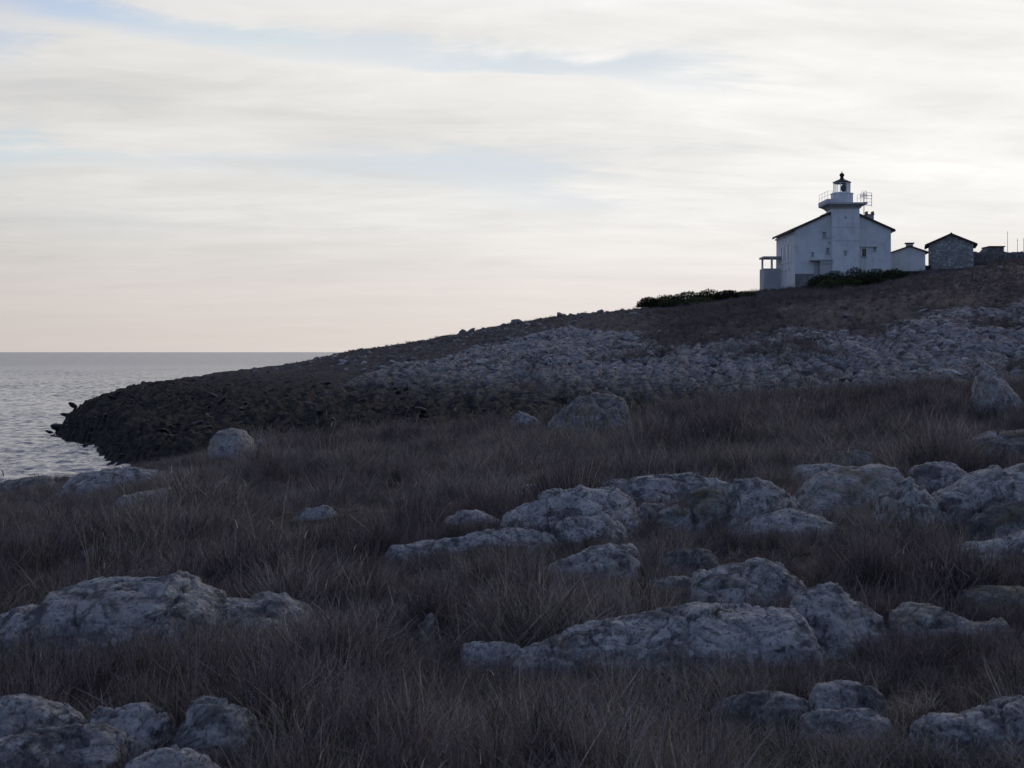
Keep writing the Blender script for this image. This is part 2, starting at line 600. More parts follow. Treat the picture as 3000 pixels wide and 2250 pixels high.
GR = 0.30   # height of the turf that makes the near skyline
COLS = [
    (-1500, [(38, 6.2), (48, 8.5), (400, 9)]),
    (-300, [(38, 4.6), (50, 8.5), (400, 9)]),
    (0, [(38, 3.38 + GR), (45, 4.6), (52, 7.5), (400, 9)]),
    (50, [(38, 3.25 + GR), (45, 4.4), (52, 7.5), (400, 9)]),
    (57, [(38, 3.2 + GR), (45, 4.4), (52, 7.5), (93, 7.5), (98, 6.0), (102, 5.3), (105, 6.6), (110, 8), (400, 9)]),
    (68, [(38, 3.17 + GR), (45, 4.4), (52, 7.4), (90, 7.4), (95, 6.1), (99, 5.2), (103, 4.35), (106, 4.9), (112, 7.5), (400, 9)]),
    (80, [(38, 3.15 + GR), (45, 4.3), (52, 7.2), (86, 7.4), (92, 6.3), (97, 4.9), (103, 3.8), (106, 4.0), (113, 7), (400, 9)]),
    (111, [(38, 3.05 + GR), (45, 4.2), (52, 7.0), (70, 7.2), (76.5, 6.0), (81, 5.1), (95, 3.95), (107, 3.15), (110, 3.3), (122, 7.5), (400, 9)]),
    (160, [(38, 2.75 + GR), (45, 3.9), (54, 6.8), (63, 6.9), (70, 5.8), (75, 4.9), (95, 3.3), (110, 2.45), (113, 2.6), (128, 7.5), (400, 9)]),
    (222, [(38, 2.45 + GR), (45, 3.6), (54, 6.2), (61, 6.4), (68, 5.2), (90, 3.0), (115, 1.60), (119, 1.8), (138, 7.5), (400, 9)]),
    (278, [(38, 2.43 + GR), (45, 3.4), (54, 5.4), (64, 5.2), (92, 2.6), (119, 1.15), (124, 1.5), (148, 7.5), (400, 9)]),
    (341, [(38, 2.35 + GR), (45, 3.2), (55, 4.9), (68, 4.3), (98, 1.9), (125, 0.0), (130, 0.3), (160, 8), (400, 9)]),
    (420, [(38, 2.2 + GR), (45, 3.0), (55, 4.5), (70, 3.8), (102, 1.0), (130, -1.1), (136, -0.8), (175, 8), (400, 9)]),
    (494, [(38, 2.0 + GR), (45, 2.8), (55, 4.1), (72, 3.3), (105, 0.3), (136, -2.5), (142, -2.3), (185, 8), (400, 9)]),
    (562, [(38, 1.86 + GR), (45, 2.6), (56, 3.8), (73, 3.0), (107, -0.5), (139, -3.6), (146, -3.4), (195, 8), (400, 9)]),
    (646, [(38, 1.72 + GR), (45, 2.4), (57, 3.4), (75, 2.5), (110, -1.5), (141, -4.35), (150, -4.6), (165, -4), (210, 8), (400, 9)]),
    (700, [(38, 1.6 + GR), (45, 2.3), (57, 3.2), (75, 2.2), (110, -2.2), (142, -4.85), (152, -5.2), (170, -4.6), (220, 8), (400, 9)]),
    (760, [(38, 1.45 + GR), (45, 2.1), (58, 2.9), (75, 1.8), (110, -2.9), (144, -5.95), (148, -6.4), (160, -6.6), (182, -5), (230, 8), (400, 9)]),
    (794, [(38, 1.35 + GR), (45, 1.95), (58, 2.7), (75, 1.6), (110, -3.2), (142, -6.2), (148, -6.7), (162, -7.2), (190, -5.5), (235, 8), (400, 9)]),
    (844, [(38, 1.2 + GR), (45, 1.8), (58, 2.5), (75, 1.25), (110, -3.65), (141.5, -6.15), (144.8, -6.4), (148, -7.7), (162, -8.3), (200, -6), (240, 8), (400, 9)]),
    (872, [(38, 1.12 + GR), (45, 1.7), (58, 2.35), (75, 1.05), (110, -3.95), (142, -6.5), (145, -6.8), (148.5, -8.05), (163, -8.6), (206, -6), (246, 8), (400, 9)]),
    (919, [(38, 1.0 + GR), (45, 1.6), (58, 2.1), (75, 0.75), (110, -4.4), (150, -8.65), (165, -9.3), (220, -6), (260, 8), (400, 9)]),
    (972, [(38, 0.93 + GR), (45, 1.45), (58, 1.9), (75, 0.45), (110, -4.7), (150, -9.0), (165, -10.0), (230, -6), (275, 8), (400, 9)]),
    (1024, [(38, 0.88 + GR), (45, 1.4), (58, 1.75), (75, 0.2), (110, -5.0), (150, -9.75), (157, -10.6), (165, -10.9), (240, -6), (285, 8), (400, 9)]),
    (1400, [(38, 0.5 + GR), (45, 0.8), (58, 0.8), (75, -1.0), (110, -6.5), (150, -11.5), (200, -13), (300, -9), (400, 5)]),
    (2600, [(38, -0.2 + GR), (45, -0.3), (58, -0.8), (75, -3.0), (110, -9), (200, -16), (300, -18), (400, -18)]),
]
YT = np.concatenate([np.arange(0, 200, 0.5), np.arange(200, 420, 4.0)])
UT = np.arange(-1500, 2601, 10.0)
_tab = []
for u0, kn in COLS:
    ks = [(0, 1.60), (4, 1.62)] + kn
    yy, dd = zip(*ks)
    _tab.append(np.interp(YT, yy, dd))
_tab = np.array(_tab)
_us = np.array([c[0] for c in COLS], float)
TAB = np.empty((len(UT), len(YT)))
for k in range(len(YT)):
    TAB[:, k] = np.interp(UT, _us, _tab[:, k])
# soften the knots
ker = np.array([1, 2, 3, 2, 1.0])
ker /= ker.sum()
pad = np.pad(TAB, ((2, 2), (0, 0)), mode='edge')
TAB = sum(ker[i] * pad[i:i + len(UT)] for i in range(5))
pad = np.pad(TAB, ((0, 0), (2, 2)), mode='edge')
TAB = sum(ker[i] * pad[:, i:i + len(YT)] for i in range(5))


def bearing(x, y):
    return np.clip(512 + FPX * x / np.maximum(y, 1.0), -1499, 2599)


def base_z(x, y):
    x, y = np.asarray(x, float), np.asarray(y, float)
    yy = np.clip(y, 0, 399)
    fu = (bearing(x, y) + 1500) / 10.0
    iu = np.clip(np.floor(fu).astype(int), 0, len(UT) - 2)
    fy = np.interp(yy, YT, np.arange(len(YT)))
    iy = np.clip(np.floor(fy).astype(int), 0, len(YT) - 2)
    a, b = fu - iu, fy - iy
    d = (TAB[iu, iy] * (1 - a) * (1 - b) + TAB[iu + 1, iy] * a * (1 - b) + TAB[iu, iy + 1] * (1 - a) * b + TAB[iu + 1, iy + 1] * a * b)
    return EYE - d


_yu = ([-500, 60, 222, 300, 390, 470, 560, 640, 700, 900, 960, 1024, 2600], [0, 60, 62, 84, 104, 116, 126, 108, 92, 89, 93, 100, 110])


def rock_mask(x, y):
    """how much bare limestone there is, 0..1"""
    u = bearing(x, y)
    top = np.interp(u, *_yu)
    n = fbm(x * 0.16, y * 0.07, x * 0, 4, seed=41)
    n2 = fbm(x * 0.05, y * 0.03, x * 0, 3, seed=43) + 0.5 * fbm(x * 0.45 - y * 0.06, y * 0.08, x * 0, 3, seed=45)
    far = 1 - sstep(-9, 9, y - top + 13 * n2 + 8 * n)
    m = sstep(50, 58, y) * far * sstep(-0.62, 0.02, n + 0.35 * n2 + 0.08)
    stony = 0.30 * (1 - sstep(590, 690, u)) * sstep(75, 95, y) * (0.6 + 1.2 * n)
    return np.clip(np.maximum(m, stony), 0, 1)


def ground_z(x, y, fine=False):
    x, y = np.asarray(x, float), np.asarray(y, float)
    z = base_z(x, y)
    near = 1 - sstep(44, 54, y)
    z = z + near * (0.10 * fbm(x * 0.5, y * 0.4, x * 0, 3, seed=3)) * sstep(2.0, 7.0, y)
    if fine:
        rk = np.maximum(rock_mask(x, y), 0.95 * (1 - sstep(2.9, 4.8, z)))
        rk = rk * (1 - near)
        r = fbm(x * 0.50 - y * 0.07, y * 0.15 + x * 0.03, z * 0.3, 5, 0.55, seed=5, ridged=True)
        lump = fbm(x * 1.15, y * 0.7, z * 0.3, 3, 0.6, seed=15)
        q = (z * 1.0 + 0.50 * x - 0.18 * y) / 0.60 + 1.0 * r + 0.5 * lump
        fr = q - np.floor(q)
        step = np.where(fr < 0.7, fr / 0.7, (1 - fr) / 0.3) - 0.5
        c1, c2, cv = worley(x * 0.9 + 0.3 * lump, y * 0.5 + 0.3 * r, z * 0 + 0.5, 17)
        crack = np.clip(1 - (c2 - c1) / 0.14, 0, 1)
        z = z + (1 - near) * (1 - sstep(1.2, 3.6, np.abs(z))) * 0.75 * fbm(x * 0.33, y * 0.16, x * 0, 4, 0.6, seed=19)
        z = z + (1 - near) * ((0.07 + 0.30 * rk) * r + 0.12 * (0.25 + rk) * lump + rk * (0.36 * step + 0.10 * (cv - 0.5) - 0.10 * crack))
    return z


# near ground and far headland, cut from one fan-shaped grid
ts = np.concatenate([np.linspace(-2.2, -0.46, 26)[:-1], np.linspace(-0.46, 0.46, 820), np.linspace(0.46, 2.2, 26)[1:]])
ys = np.concatenate([np.linspace(-25, 2, 12)[:-1], np.geomspace(6.0, 54.0, 110) - 4.0, np.linspace(50.2, 150, 560), np.linspace(150.5, 172, 40), np.linspace(175, 330, 40)])


def fan(rows):
    Y, T = np.meshgrid(rows, ts, indexing='ij')
    X = T * (np.maximum(Y, 0) + 3.0 + np.where(Y < 0, -Y, 0))
    Z = ground_z(X, Y, True)
    return X, Y, Z


def land(name, rows, mat):
    X, Y, Z = fan(rows)
    me = mesh_of(name, np.stack([X, Y, Z], -1).reshape(-1, 3), grid_faces(*X.shape), mat, True)
    at = me.attributes.new('rock', 'FLOAT', 'POINT')
    at.data.foreach_set('value', rock_mask(X, Y).ravel().astype(np.float32))
    o = put(name, me)
    return tag(o, kind='structure')


k50 = int(np.argmin(np.abs(ys - 50)))
land('ground', ys[:k50 + 1], SOIL)
land('headland', ys[k50:], GROUND)


# ------------------------------------------------------------------ sea
def make_sea():
    a = np.concatenate([np.linspace(-math.pi, -0.55, 40)[:-1], np.linspace(-0.55, 0.16, 620), np.linspace(0.16, math.pi, 60)[1:-1]])
    r = np.concatenate([np.linspace(20, 48, 6)[:-1], np.geomspace(48, 520, 900), np.geomspace(540, 60000, 70)])
    Rr, A = np.meshgrid(r, a, indexing='ij')
    X, Y = Rr * np.sin(A), Rr * np.cos(A)
    Z = np.zeros_like(X)
    g = np.random.default_rng(5)
    for k in range(46):
        lam = 0.5 * (3.2 / 0.5) ** (k / 45.0)
        th = g.normal(0.35, 0.75)
        kx, ky = math.sin(th) * 2 * math.pi / lam, math.cos(th) * 2 * math.pi / lam
        amp = 0.0108 * lam ** 0.70
        s = np.sin(kx * X + ky * Y + g.uniform(0, 6.28))
        damp = 1 - sstep(lam * 110, lam * 420, Rr)
        Z += amp * (s + 0.25 * s * s) * damp
    mod = 0.75 + 0.45 * fbm(X * 0.05, Y * 0.03, X * 0, 3, seed=9)
    Z *= mod
    me = mesh_of('sea', np.stack([X, Y, Z], -1).reshape(-1, 3), grid_faces(len(r), len(a), True), SEA, True)
    tag(put('sea', me), kind='structure')


SEA, _n, _b = material('sea_water', 0.08, 0.5)
_b.inputs['IOR'].default_value = 1.333
_p = pos(_n)
_b.inputs['Base Color'].default_value = (0.070, 0.072, 0.128, 1)
_ln = _n.vm('LENGTH', _p)
_far = _n.ramp(_n.m('LOGARITHM', _ln, 10.0), 2.2, 2.95, 0.0, 1.0)
_n.put(_b.inputs['Roughness'], _n.m('ADD', 0.08, _n.m('MULTIPLY', _far, 0.17)))
_h = _n.m('ADD', _n.noise(_n.vm('MULTIPLY', _p, (0.8, 0.5, 0.0)), 0.9, 4, 0.6, 0.3), _n.m('MULTIPLY', _n.noise(_n.vm('MULTIPLY', _p, (0.35, 0.8, 0.0)), 0.22, 4, 0.6), 2.2))
_h = _n.m('ADD', _h, _n.m('MULTIPLY', _n.m('MULTIPLY', _n.noise(_n.vm('MULTIPLY', _p, (0.16, 0.035, 0.0)), 1.0, 5, 0.65), _far), 16.0))
bump(_n, _b, _h, 0.9, 0.3)
make_sea()


# ------------------------------------------------------------------ near rocks
DU = 1024 / 2212.0


def contact(u, v):
    """distance at which the turf is met along the sight line of a picture row"""
    yy = np.arange(3.5, 47, 0.1)
    x = (u - 512) / FPX * yy
    row = HOR + (EYE - ground_z(x, yy)) / yy * FPX
    ok = np.where(row <= v)[0]
    return float(yy[ok[0]]) if len(ok) else 38.0


FOOT = []     # footprints, to keep the grass off the rocks


def rock(name, prof, base, label, mat=None, depth=0.75, rough=1.3, group=None, y=None, sharp=2.6, seed=None):
    """boulder whose skyline follows prof; base is the row where its foot meets the turf"""
    mat = mat or ROCK
    P = np.array(prof, float) * DU
    vb = base * DU
    uc = 0.5 * (P[0, 0] + P[-1, 0])
    yf = y or contact(min(max(uc, -60), 1090), vb)
    wpx = P[-1, 0] - P[0, 0]
    W = wpx / FPX * yf
    D = W * depth
    hmax = (vb - P[:, 1].min()) / FPX * yf
    D = min(max(D, hmax * 1.2), 3.2 * hmax + 0.8)
    ym = yf + 0.45 * D
    xs = (P[:, 0] - 512) / FPX * ym
    zs = EYE - (P[:, 1] - HOR) / FPX * ym
    nx = int(np.clip(wpx * 1.1, 44, 300))
    ny = int(np.clip(nx * 0.6, 40, 116))
    seed = seed if seed is not None else int(abs(P[0, 0] * 7 + P[0, 1] * 13))
    pad = 0.06 * W
    x = np.linspace(xs[0] - pad, xs[-1] + pad, nx)
    zt = np.interp(x, xs, zs)
    zgc = ground_z(x, np.full_like(x, ym))
    e = np.clip(np.minimum((x - x[0]), (x[-1] - x)) / (pad * 2.0 + 1e-6), 0, 1)
    zt = zgc - 0.1 + (zt - zgc + 0.1) * np.sqrt(np.clip(e, 0, 1))
    hf = np.clip((zt - zgc) / max(1e-3, (zt - zgc).max()), 0.0, 1)
    s = np.linspace(-1, 1, ny)
    S, I = np.meshgrid(s, np.arange(nx), indexing='ij')
    X = np.repeat(x[None, :], ny, 0)
    half = D * 0.5 * (0.35 + 0.65 * hf ** 0.5)[None, :]
    half = half * (1 + 0.25 * fbm(X / W * 4, S * 0.6, X * 0 + seed, 3, seed=seed))
    shear = 0.12 * D * fbm(X / W * 3, X * 0, X * 0 + 5 + seed, 2, seed=seed + 3)
    Y = ym + S * half * np.where(S < 0, 1.0 + 1.3 * min(1.0, hmax / D), 1.0) + shear
    zg = ground_z(X, Y)
    dome = np.where(S < 0, np.clip(1 - np.abs(S) ** 1.75, 0, 1) ** 0.85, np.clip(1 - np.abs(S) ** sharp, 0, 1) ** 0.55)
    top = np.repeat(zt[None, :], ny, 0)
    low = np.minimum(zg, top) - 0.16
    Z = low + (top - low) * dome
    Q = np.stack([X, Y, Z], -1)
    # push along the surface normal: broad lumps, cracks, pits
    gx = np.gradient(Q, axis=1)
    gy = np.gradient(Q, axis=0)
    nr = np.cross(gx, gy)
    nr /= np.linalg.norm(nr, axis=-1, keepdims=True) + 1e-9
    H = max(hmax, 0.12)
    o = seed * 1.7
    lum = fbm(X / H * 1.0 + o, Y / H * 1.0, Z / H * 1.0, 4, 0.5, seed=seed)
    crk = fbm(X / H * 1.1 + o + 0.5 * Z / H, Y / H * 1.2, Z / H * 3.2 - 0.6 * X / H, 5, 0.6, seed=seed + 21, ridged=True)
    wx, wy, wz = X / H + 0.35 * lum, Y / H + 0.3 * crk, Z / H
    f1, f2, _v = worley(wx * 5.5 + o, wy * 5.5, wz * 5.5, seed=seed)
    b1, b2, bv = worley(wx * 1.35 + o, wy * 1.5, wz * 2.4, seed=seed + 5)
    joint = np.clip(1 - (b2 - b1) / 0.08, 0, 1)
    # bedding: weathered ledges a hand high, dipping gently
    q = (Z * 0.93 + X * 0.22 + Y * 0.15) / (0.30 * H) + 0.9 * lum
    fr = q - np.floor(q)
    ledge = np.where(fr < 0.72, fr / 0.72, (1 - fr) / 0.28)
    sharpn = fbm(X / H * 9 + o, Y / H * 9, Z / H * 9, 3, 0.6, seed=seed + 33, ridged=True)
    disp = H * (rough / 1.45) * (0.10 * lum + 0.075 * (crk - 0.3) + 0.085 * (bv - 0.5) - 0.075 * joint + 0.035 * (ledge - 0.5)
                                 + 0.028 * (0.45 - np.minimum(f1, 0.7)) + 0.024 * sharpn)
    disp = disp - 0.03 * H
    Q = Q + nr * disp[..., None]
    c = np.array([0.5 * (x[0] + x[-1]), ym, float(ground_z(0.5 * (x[0] + x[-1]), ym))])
    me = mesh_of(name, (Q - c).reshape(-1, 3), grid_faces(ny, nx), mat, True)
    ob = put(name, me, loc=c)
    FOOT.append((Q[..., 0].min(), Q[..., 0].max(), Q[..., 1].min(), Q[..., 1].max(), x, Y, Z, (zt - zgc).max(), c[0], ym))
    return tag(ob, label, 'rock', group)


B = 'boulder'
S_ = 'flat_rock'
O_ = 'rock_outcrop'
# bottom left cluster
rock(B, [(-60, 1560), (-20, 1515), (40, 1500), (80, 1503), (130, 1525), (165, 1560), (182, 1610)], 1640, 'rounded grey boulder cut by the left edge, rearmost of the bottom left cluster', seed=3)
rock(B, [(172, 1600), (185, 1555), (205, 1525), (255, 1522), (320, 1511), (355, 1528), (383, 1556), (388, 1600)], 1640, 'pale knobbly boulder in the middle of the bottom left cluster', ROCK_PALE, seed=8)
rock(B, [(386, 1560), (398, 1520), (430, 1497), (490, 1503), (540, 1528), (566, 1562), (582, 1610)], 1650, 'domed boulder at the right end of the bottom left cluster', seed=15)
rock(B, [(255, 1690), (275, 1640), (320, 1614), (400, 1616), (450, 1640), (505, 1690)], 1740, 'low boulder at the bottom edge in front of the left cluster', ROCK_PALE, seed=21)
rock(O_, [(-40, 1600), (20, 1590), (80, 1575), (150, 1572), (215, 1566), (262, 1590), (282, 1650)], 1700, 'broken pitted rock ledge in the bottom left corner', ROCK, rough=1.3, seed=27)
rock(B, [(360, 1625), (378, 1588), (410, 1580), (450, 1600), (478, 1640)], 1665, 'small rock wedged between the domed boulder and the low bottom boulder', ROCK_DARK, seed=33)
rock(B, [(585, 1592), (600, 1576), (630, 1574), (652, 1592)], 1606, 'small flat stone in grass right of the bottom left cluster', seed=36)
# long outcrop at left
rock(O_, [(-60, 1350), (0, 1325), (45, 1305), (90, 1298), (112, 1278), (170, 1262), (240, 1250), (300, 1244), (345, 1236), (385, 1226), (420, 1240), (442, 1262), (500, 1290), (560, 1297), (612, 1294), (650, 1312), (692, 1362)],
     1425, 'long grey outcrop with a pointed middle hump in the grass at left', ROCK, depth=0.5, seed=44)
rock(S_, [(268, 1250), (285, 1230), (340, 1224), (395, 1222), (430, 1232), (445, 1252)], 1262, 'flat mossy slab behind the pointed hump of the long left outcrop', ROCK_MOSS, seed=47)
rock(B, [(162, 1222), (180, 1188), (214, 1173), (240, 1188), (258, 1218)], 1240, 'small dark mossy rock behind the long left outcrop', ROCK_MOSS, seed=51)
# centre outcrop
rock(S_, [(825, 1200), (835, 1183), (900, 1172), (1000, 1159), (1060, 1143), (1100, 1140), (1180, 1150), (1230, 1180)], 1205, 'long thin tilted ledge at the left foot of the central outcrop', ROCK, depth=0.4, seed=55)
rock(B, [(945, 1138), (960, 1118), (1000, 1105), (1030, 1103), (1060, 1111), (1095, 1135)], 1160, 'low pale rock at the left tip of the central outcrop', ROCK_PALE, seed=58)
rock(O_, [(1075, 1125), (1090, 1105), (1140, 1086), (1217, 1056), (1253, 1045), (1297, 1050), (1338, 1056), (1368, 1074), (1390, 1110)], 1172, 'large pale sloping outcrop in the centre of the grass', ROCK_PALE, depth=0.6, seed=62)
rock(S_, [(1105, 1068), (1112, 1052), (1145, 1046), (1180, 1047), (1250, 1046), (1270, 1060)], 1080, 'thin slab peeping over the back of the large pale sloping outcrop', ROCK, seed=66)
rock(B, [(1180, 1150), (1200, 1124), (1250, 1112), (1310, 1110), (1345, 1128), (1365, 1160)], 1185, 'rounded lobe in front of the large pale sloping outcrop', ROCK, seed=69)
rock(O_, [(1285, 1068), (1310, 1044), (1369, 1034), (1417, 1028), (1474, 1024), (1508, 1021), (1536, 1031), (1580, 1045), (1600, 1075)], 1115, 'broad low outcrop right of the large pale sloping outcrop', ROCK, depth=0.6, seed=74)
rock(B, [(1560, 1062), (1584, 1038), (1635, 1027), (1665, 1034), (1690, 1051), (1711, 1072), (1745, 1100), (1762, 1130)], 1150, 'grey rock sloping down to the right at the end of the central outcrop', ROCK, seed=78)
rock(B, [(1478, 1100), (1495, 1064), (1540, 1044), (1590, 1052), (1622, 1082), (1640, 1120)], 1150, 'mossy dome in front of the broad low outcrop', ROCK_MOSS, seed=81)
rock(B, [(1412, 1135), (1425, 1104), (1460, 1091), (1490, 1102), (1505, 1135)], 1160, 'small round boulder standing in grass below the mossy dome', ROCK_OCHRE, seed=85)
# right hand boulders
rock(S_, [(1712, 1018), (1725, 1004), (1790, 1002), (1855, 1008), (1875, 1022)], 1040, 'flat slab lying behind the ochre sided boulder at right', ROCK, seed=90)
rock(B, [(1700, 1072), (1745, 1035), (1770, 1017), (1821, 1012), (1855, 1012), (1880, 1001), (1908, 999), (1940, 1006), (1958, 1030), (1975, 1080)], 1125, 'big smooth boulder with ochre lichen on its left side', ROCK_OCHRE, rough=0.55, seed=94)
rock(B, [(1955, 1036), (1973, 1006), (2007, 998), (2040, 996), (2066, 1002), (2100, 1023), (2122, 1050)], 1078, 'rounded boulder behind the two biggest boulders at right', ROCK, rough=0.75, seed=97)
rock(B, [(1892, 1110), (1902, 1080), (1918, 1054), (1940, 1034), (1964, 1027), (1990, 1042), (2010, 1062), (2030, 1110)], 1160, 'upright grey boulder with a dark hollow, left of the biggest boulder', ROCK, rough=1.2, seed=101)
rock(O_, [(1995, 1078), (2040, 1058), (2074, 1043), (2108, 1022), (2140, 1013), (2154, 999), (2170, 1011), (2212, 999), (2290, 1000), (2330, 1050)], 1150, 'biggest boulder at the right edge with a small peak on top', ROCK, rough=0.75, seed=105)
rock(B, [(2090, 1140), (2112, 1118), (2150, 1097), (2212, 1079), (2300, 1070), (2360, 1120)], 1185, 'slanting boulder below the peaked boulder at right edge', ROCK_DARK, seed=110)
rock(S_, [(2018, 1205), (2036, 1186), (2060, 1172), (2108, 1169), (2150, 1167), (2184, 1153), (2212, 1146), (2300, 1140), (2350, 1180)], 1225, 'bright pale slab at the right edge under the slanting boulder', ROCK_PALE, seed=114)
rock(B, [(2055, 1300), (2072, 1281), (2108, 1270), (2159, 1261), (2212, 1268), (2280, 1290), (2300, 1320)], 1335, 'dark mossy hump at the right edge below the bright slab', ROCK_MOSS, seed=118)
# middle right group
rock(O_, [(1488, 1265), (1505, 1243), (1530, 1228), (1580, 1213), (1620, 1211), (1652, 1209), (1686, 1220), (1711, 1238), (1750, 1272), (1765, 1300)], 1335, 'lichen spotted domed outcrop at centre right', ROCK, seed=122)
rock(B, [(1690, 1320), (1720, 1290), (1748, 1270), (1770, 1262), (1808, 1259), (1834, 1283), (1876, 1305), (1906, 1330), (1920, 1362)], 1405, 'steep speckled boulder at the right end of the wide pale slab', ROCK, seed=126)
rock(O_, [(1190, 1392), (1202, 1360), (1257, 1351), (1325, 1334), (1353, 1330), (1417, 1320), (1474, 1316), (1510, 1308), (1580, 1311), (1665, 1312), (1720, 1320), (1755, 1345), (1770, 1380)], 1455, 'wide flat pitted pale slab across the lower middle', ROCK_PALE, depth=0.5, rough=1.25, seed=130)
rock(B, [(1100, 1415), (1130, 1402), (1165, 1386), (1205, 1372), (1250, 1390), (1275, 1425)], 1462, 'rough grey shoulder at the left end of the wide pale slab', ROCK, rough=1.3, seed=133)
rock(B, [(988, 1412), (1000, 1393), (1041, 1386), (1077, 1388), (1113, 1394), (1140, 1412)], 1448, 'small blocky rock left of the wide pale slab', ROCK_PALE, rough=1.2, seed=137)
rock(B, [(1155, 1240), (1180, 1222), (1221, 1204), (1269, 1184), (1317, 1174), (1361, 1177), (1381, 1191), (1394, 1220)], 1262, 'grey hummock below the central outcrop, grass over its front', ROCK, seed=141)
rock(B, [(1425, 1222), (1440, 1198), (1480, 1184), (1530, 1188), (1556, 1212)], 1244, 'low dark rock between the grey hummock and the spotted dome', ROCK_DARK, seed=144)
rock(B, [(880, 1398), (905, 1352), (932, 1326), (946, 1344), (956, 1396)], 1410, 'narrow pointed bluish stone standing in the central grass', ROCK_DARK, seed=147)
rock(S_, [(1335, 1120), (1360, 1100), (1400, 1084), (1440, 1090)], 1150, 'low shelf filling the gap between the large sloping outcrop and the small round boulder', ROCK, seed=301)
rock(S_, [(1600, 1145), (1640, 1112), (1700, 1100), (1760, 1108), (1800, 1125), (1830, 1150)], 1165, 'low grassy shelf joining the central outcrop to the ochre sided boulder', ROCK, seed=304)
rock(S_, [(1380, 1275), (1410, 1252), (1450, 1243), (1500, 1250), (1530, 1270)], 1290, 'sunken slab left of the lichen spotted domed outcrop', ROCK_DARK, seed=307)
rock(S_, [(1600, 1420), (1640, 1398), (1700, 1392), (1780, 1400), (1850, 1425)], 1440, 'half buried ledge under the steep speckled boulder', ROCK, seed=310)
# lower right
rock(O_, [(1922, 1352), (1932, 1332), (1960, 1312), (1992, 1310), (2023, 1309), (2053, 1326), (2087, 1334), (2108, 1345), (2140, 1340), (2167, 1337), (2192, 1366)], 1400, 'broken brownish rock under the dark mossy hump at right', ROCK_OCHRE, rough=1.3, seed=152)
rock(B, [(1746, 1520), (1756, 1495), (1768, 1484), (1800, 1481), (1846, 1481), (1884, 1486), (1906, 1503), (1916, 1530)], 1565, 'flat topped block in the grass at lower right', ROCK, sharp=4.0, seed=156)
rock(B, [(1722, 1560), (1740, 1542), (1764, 1533), (1812, 1536), (1876, 1530), (1920, 1552), (1935, 1580)], 1612, 'low rounded stone just in front of the flat topped block', ROCK, seed=160)
rock(B, [(1515, 1562), (1530, 1542), (1560, 1523), (1614, 1503), (1665, 1490), (1711, 1495), (1745, 1512), (1760, 1545)], 1582, 'wedge shaped dark boulder left of the flat topped block', ROCK_DARK, seed=164)
rock(O_, [(1970, 1578), (2023, 1550), (2078, 1537), (2133, 1523), (2171, 1508), (2212, 1501), (2290, 1500), (2340, 1560)], 1640, 'long low boulder in the bottom right corner', ROCK, seed=168)
# far edge of the near ground
rock(B, [(452, 975), (458, 942), (474, 926), (503, 921), (532, 928), (549, 950), (560, 976)], 996, 'pale rounded boulder on the grassy crest beside the bay', ROCK_OCHRE, rough=0.55, seed=172)
rock(B, [(545, 972), (553, 950), (572, 945), (588, 968)], 985, 'smaller stone touching the pale boulder on the crest', ROCK_OCHRE, rough=0.55, seed=175)
rock(S_, [(140, 1042), (178, 1019), (240, 1011), (300, 1009), (345, 1017), (385, 1034)], 1056, 'flat grey ledge at the top of the near shore by the bay', ROCK, seed=178)
rock(S_, [(250, 1072), (330, 1060), (400, 1048), (480, 1038), (500, 1052)], 1082, 'thin tilted ledge below the grey shore ledge', ROCK_OCHRE, seed=181)
rock(S_, [(-40, 1052), (20, 1036), (60, 1031), (100, 1034), (125, 1050)], 1066, 'low rock rim at the left edge above the water', ROCK_DARK, seed=184)
rock(B, [(1172, 925), (1180, 910), (1213, 876), (1250, 851), (1287, 846), (1323, 850), (1349, 864), (1357, 886), (1362, 925)], 950, 'tall boulder with ochre moss on its crown on the central crest', ROCK_MOSS, seed=188)
rock(B, [(1098, 912), (1106, 896), (1122, 886), (1158, 901), (1175, 920)], 930, 'small stone left of the tall mossy boulder on the crest', ROCK, seed=191)
rock(B, [(2098, 840), (2112, 808), (2131, 798), (2153, 806), (2171, 828), (2193, 850), (2215, 876)], 905, 'leaning yellowish boulder on the crest at the right edge', ROCK_OCHRE, rough=0.75, seed=195)
rock(B, [(1795, 995), (1810, 974), (1845, 966), (1878, 976), (1892, 996)], 1010, 'low mossy mound in the tall grass behind the ochre sided boulder', ROCK_MOSS, seed=199)
rock(O_, [(2070, 972), (2090, 949), (2127, 935), (2212, 924), (2300, 920), (2330, 960)], 1000, 'long dark grassy hump behind the peaked boulder', ROCK_MOSS, seed=203)
rock(S_, [(636, 1112), (665, 1095), (700, 1091), (728, 1104)], 1122, 'small pale slab alone in the left grass', ROCK, seed=206)


# ------------------------------------------------------------------ scree on the headland
def pebble(seed, sub=3):
    bm = bmesh.new()
    bmesh.ops.create_icosphere(bm, subdivisions=sub, radius=0.5)
    p = np.array([v.co[:] for v in bm.verts])
    g = np.random.default_rng(seed)
    for _ in range(7):       # broken faces
        nrm = g.normal(size=3)
        nrm /= np.linalg.norm(nrm)
        d = p @ nrm - g.uniform(0.27, 0.42)
        p = p - np.clip(d, 0, None)[:, None] * nrm * 0.85
    n = fbm(p[:, 0] * 2.6 + seed, p[:, 1] * 2.6, p[:, 2] * 2.6, 4, 0.55, seed=seed)
    p = p * (1 + 0.28 * n[:, None]) * np.array([1.0, g.uniform(0.7, 0.95), g.uniform(0.5, 0.8)])
    for v, c in zip(bm.verts, p):
        v.co = c
    me = bpy.data.meshes.new('scree_rock')
    bm.to_mesh(me)
    bm.free()
    me.polygons.foreach_set('use_smooth', [sub > 2] * len(me.polygons))
    return me


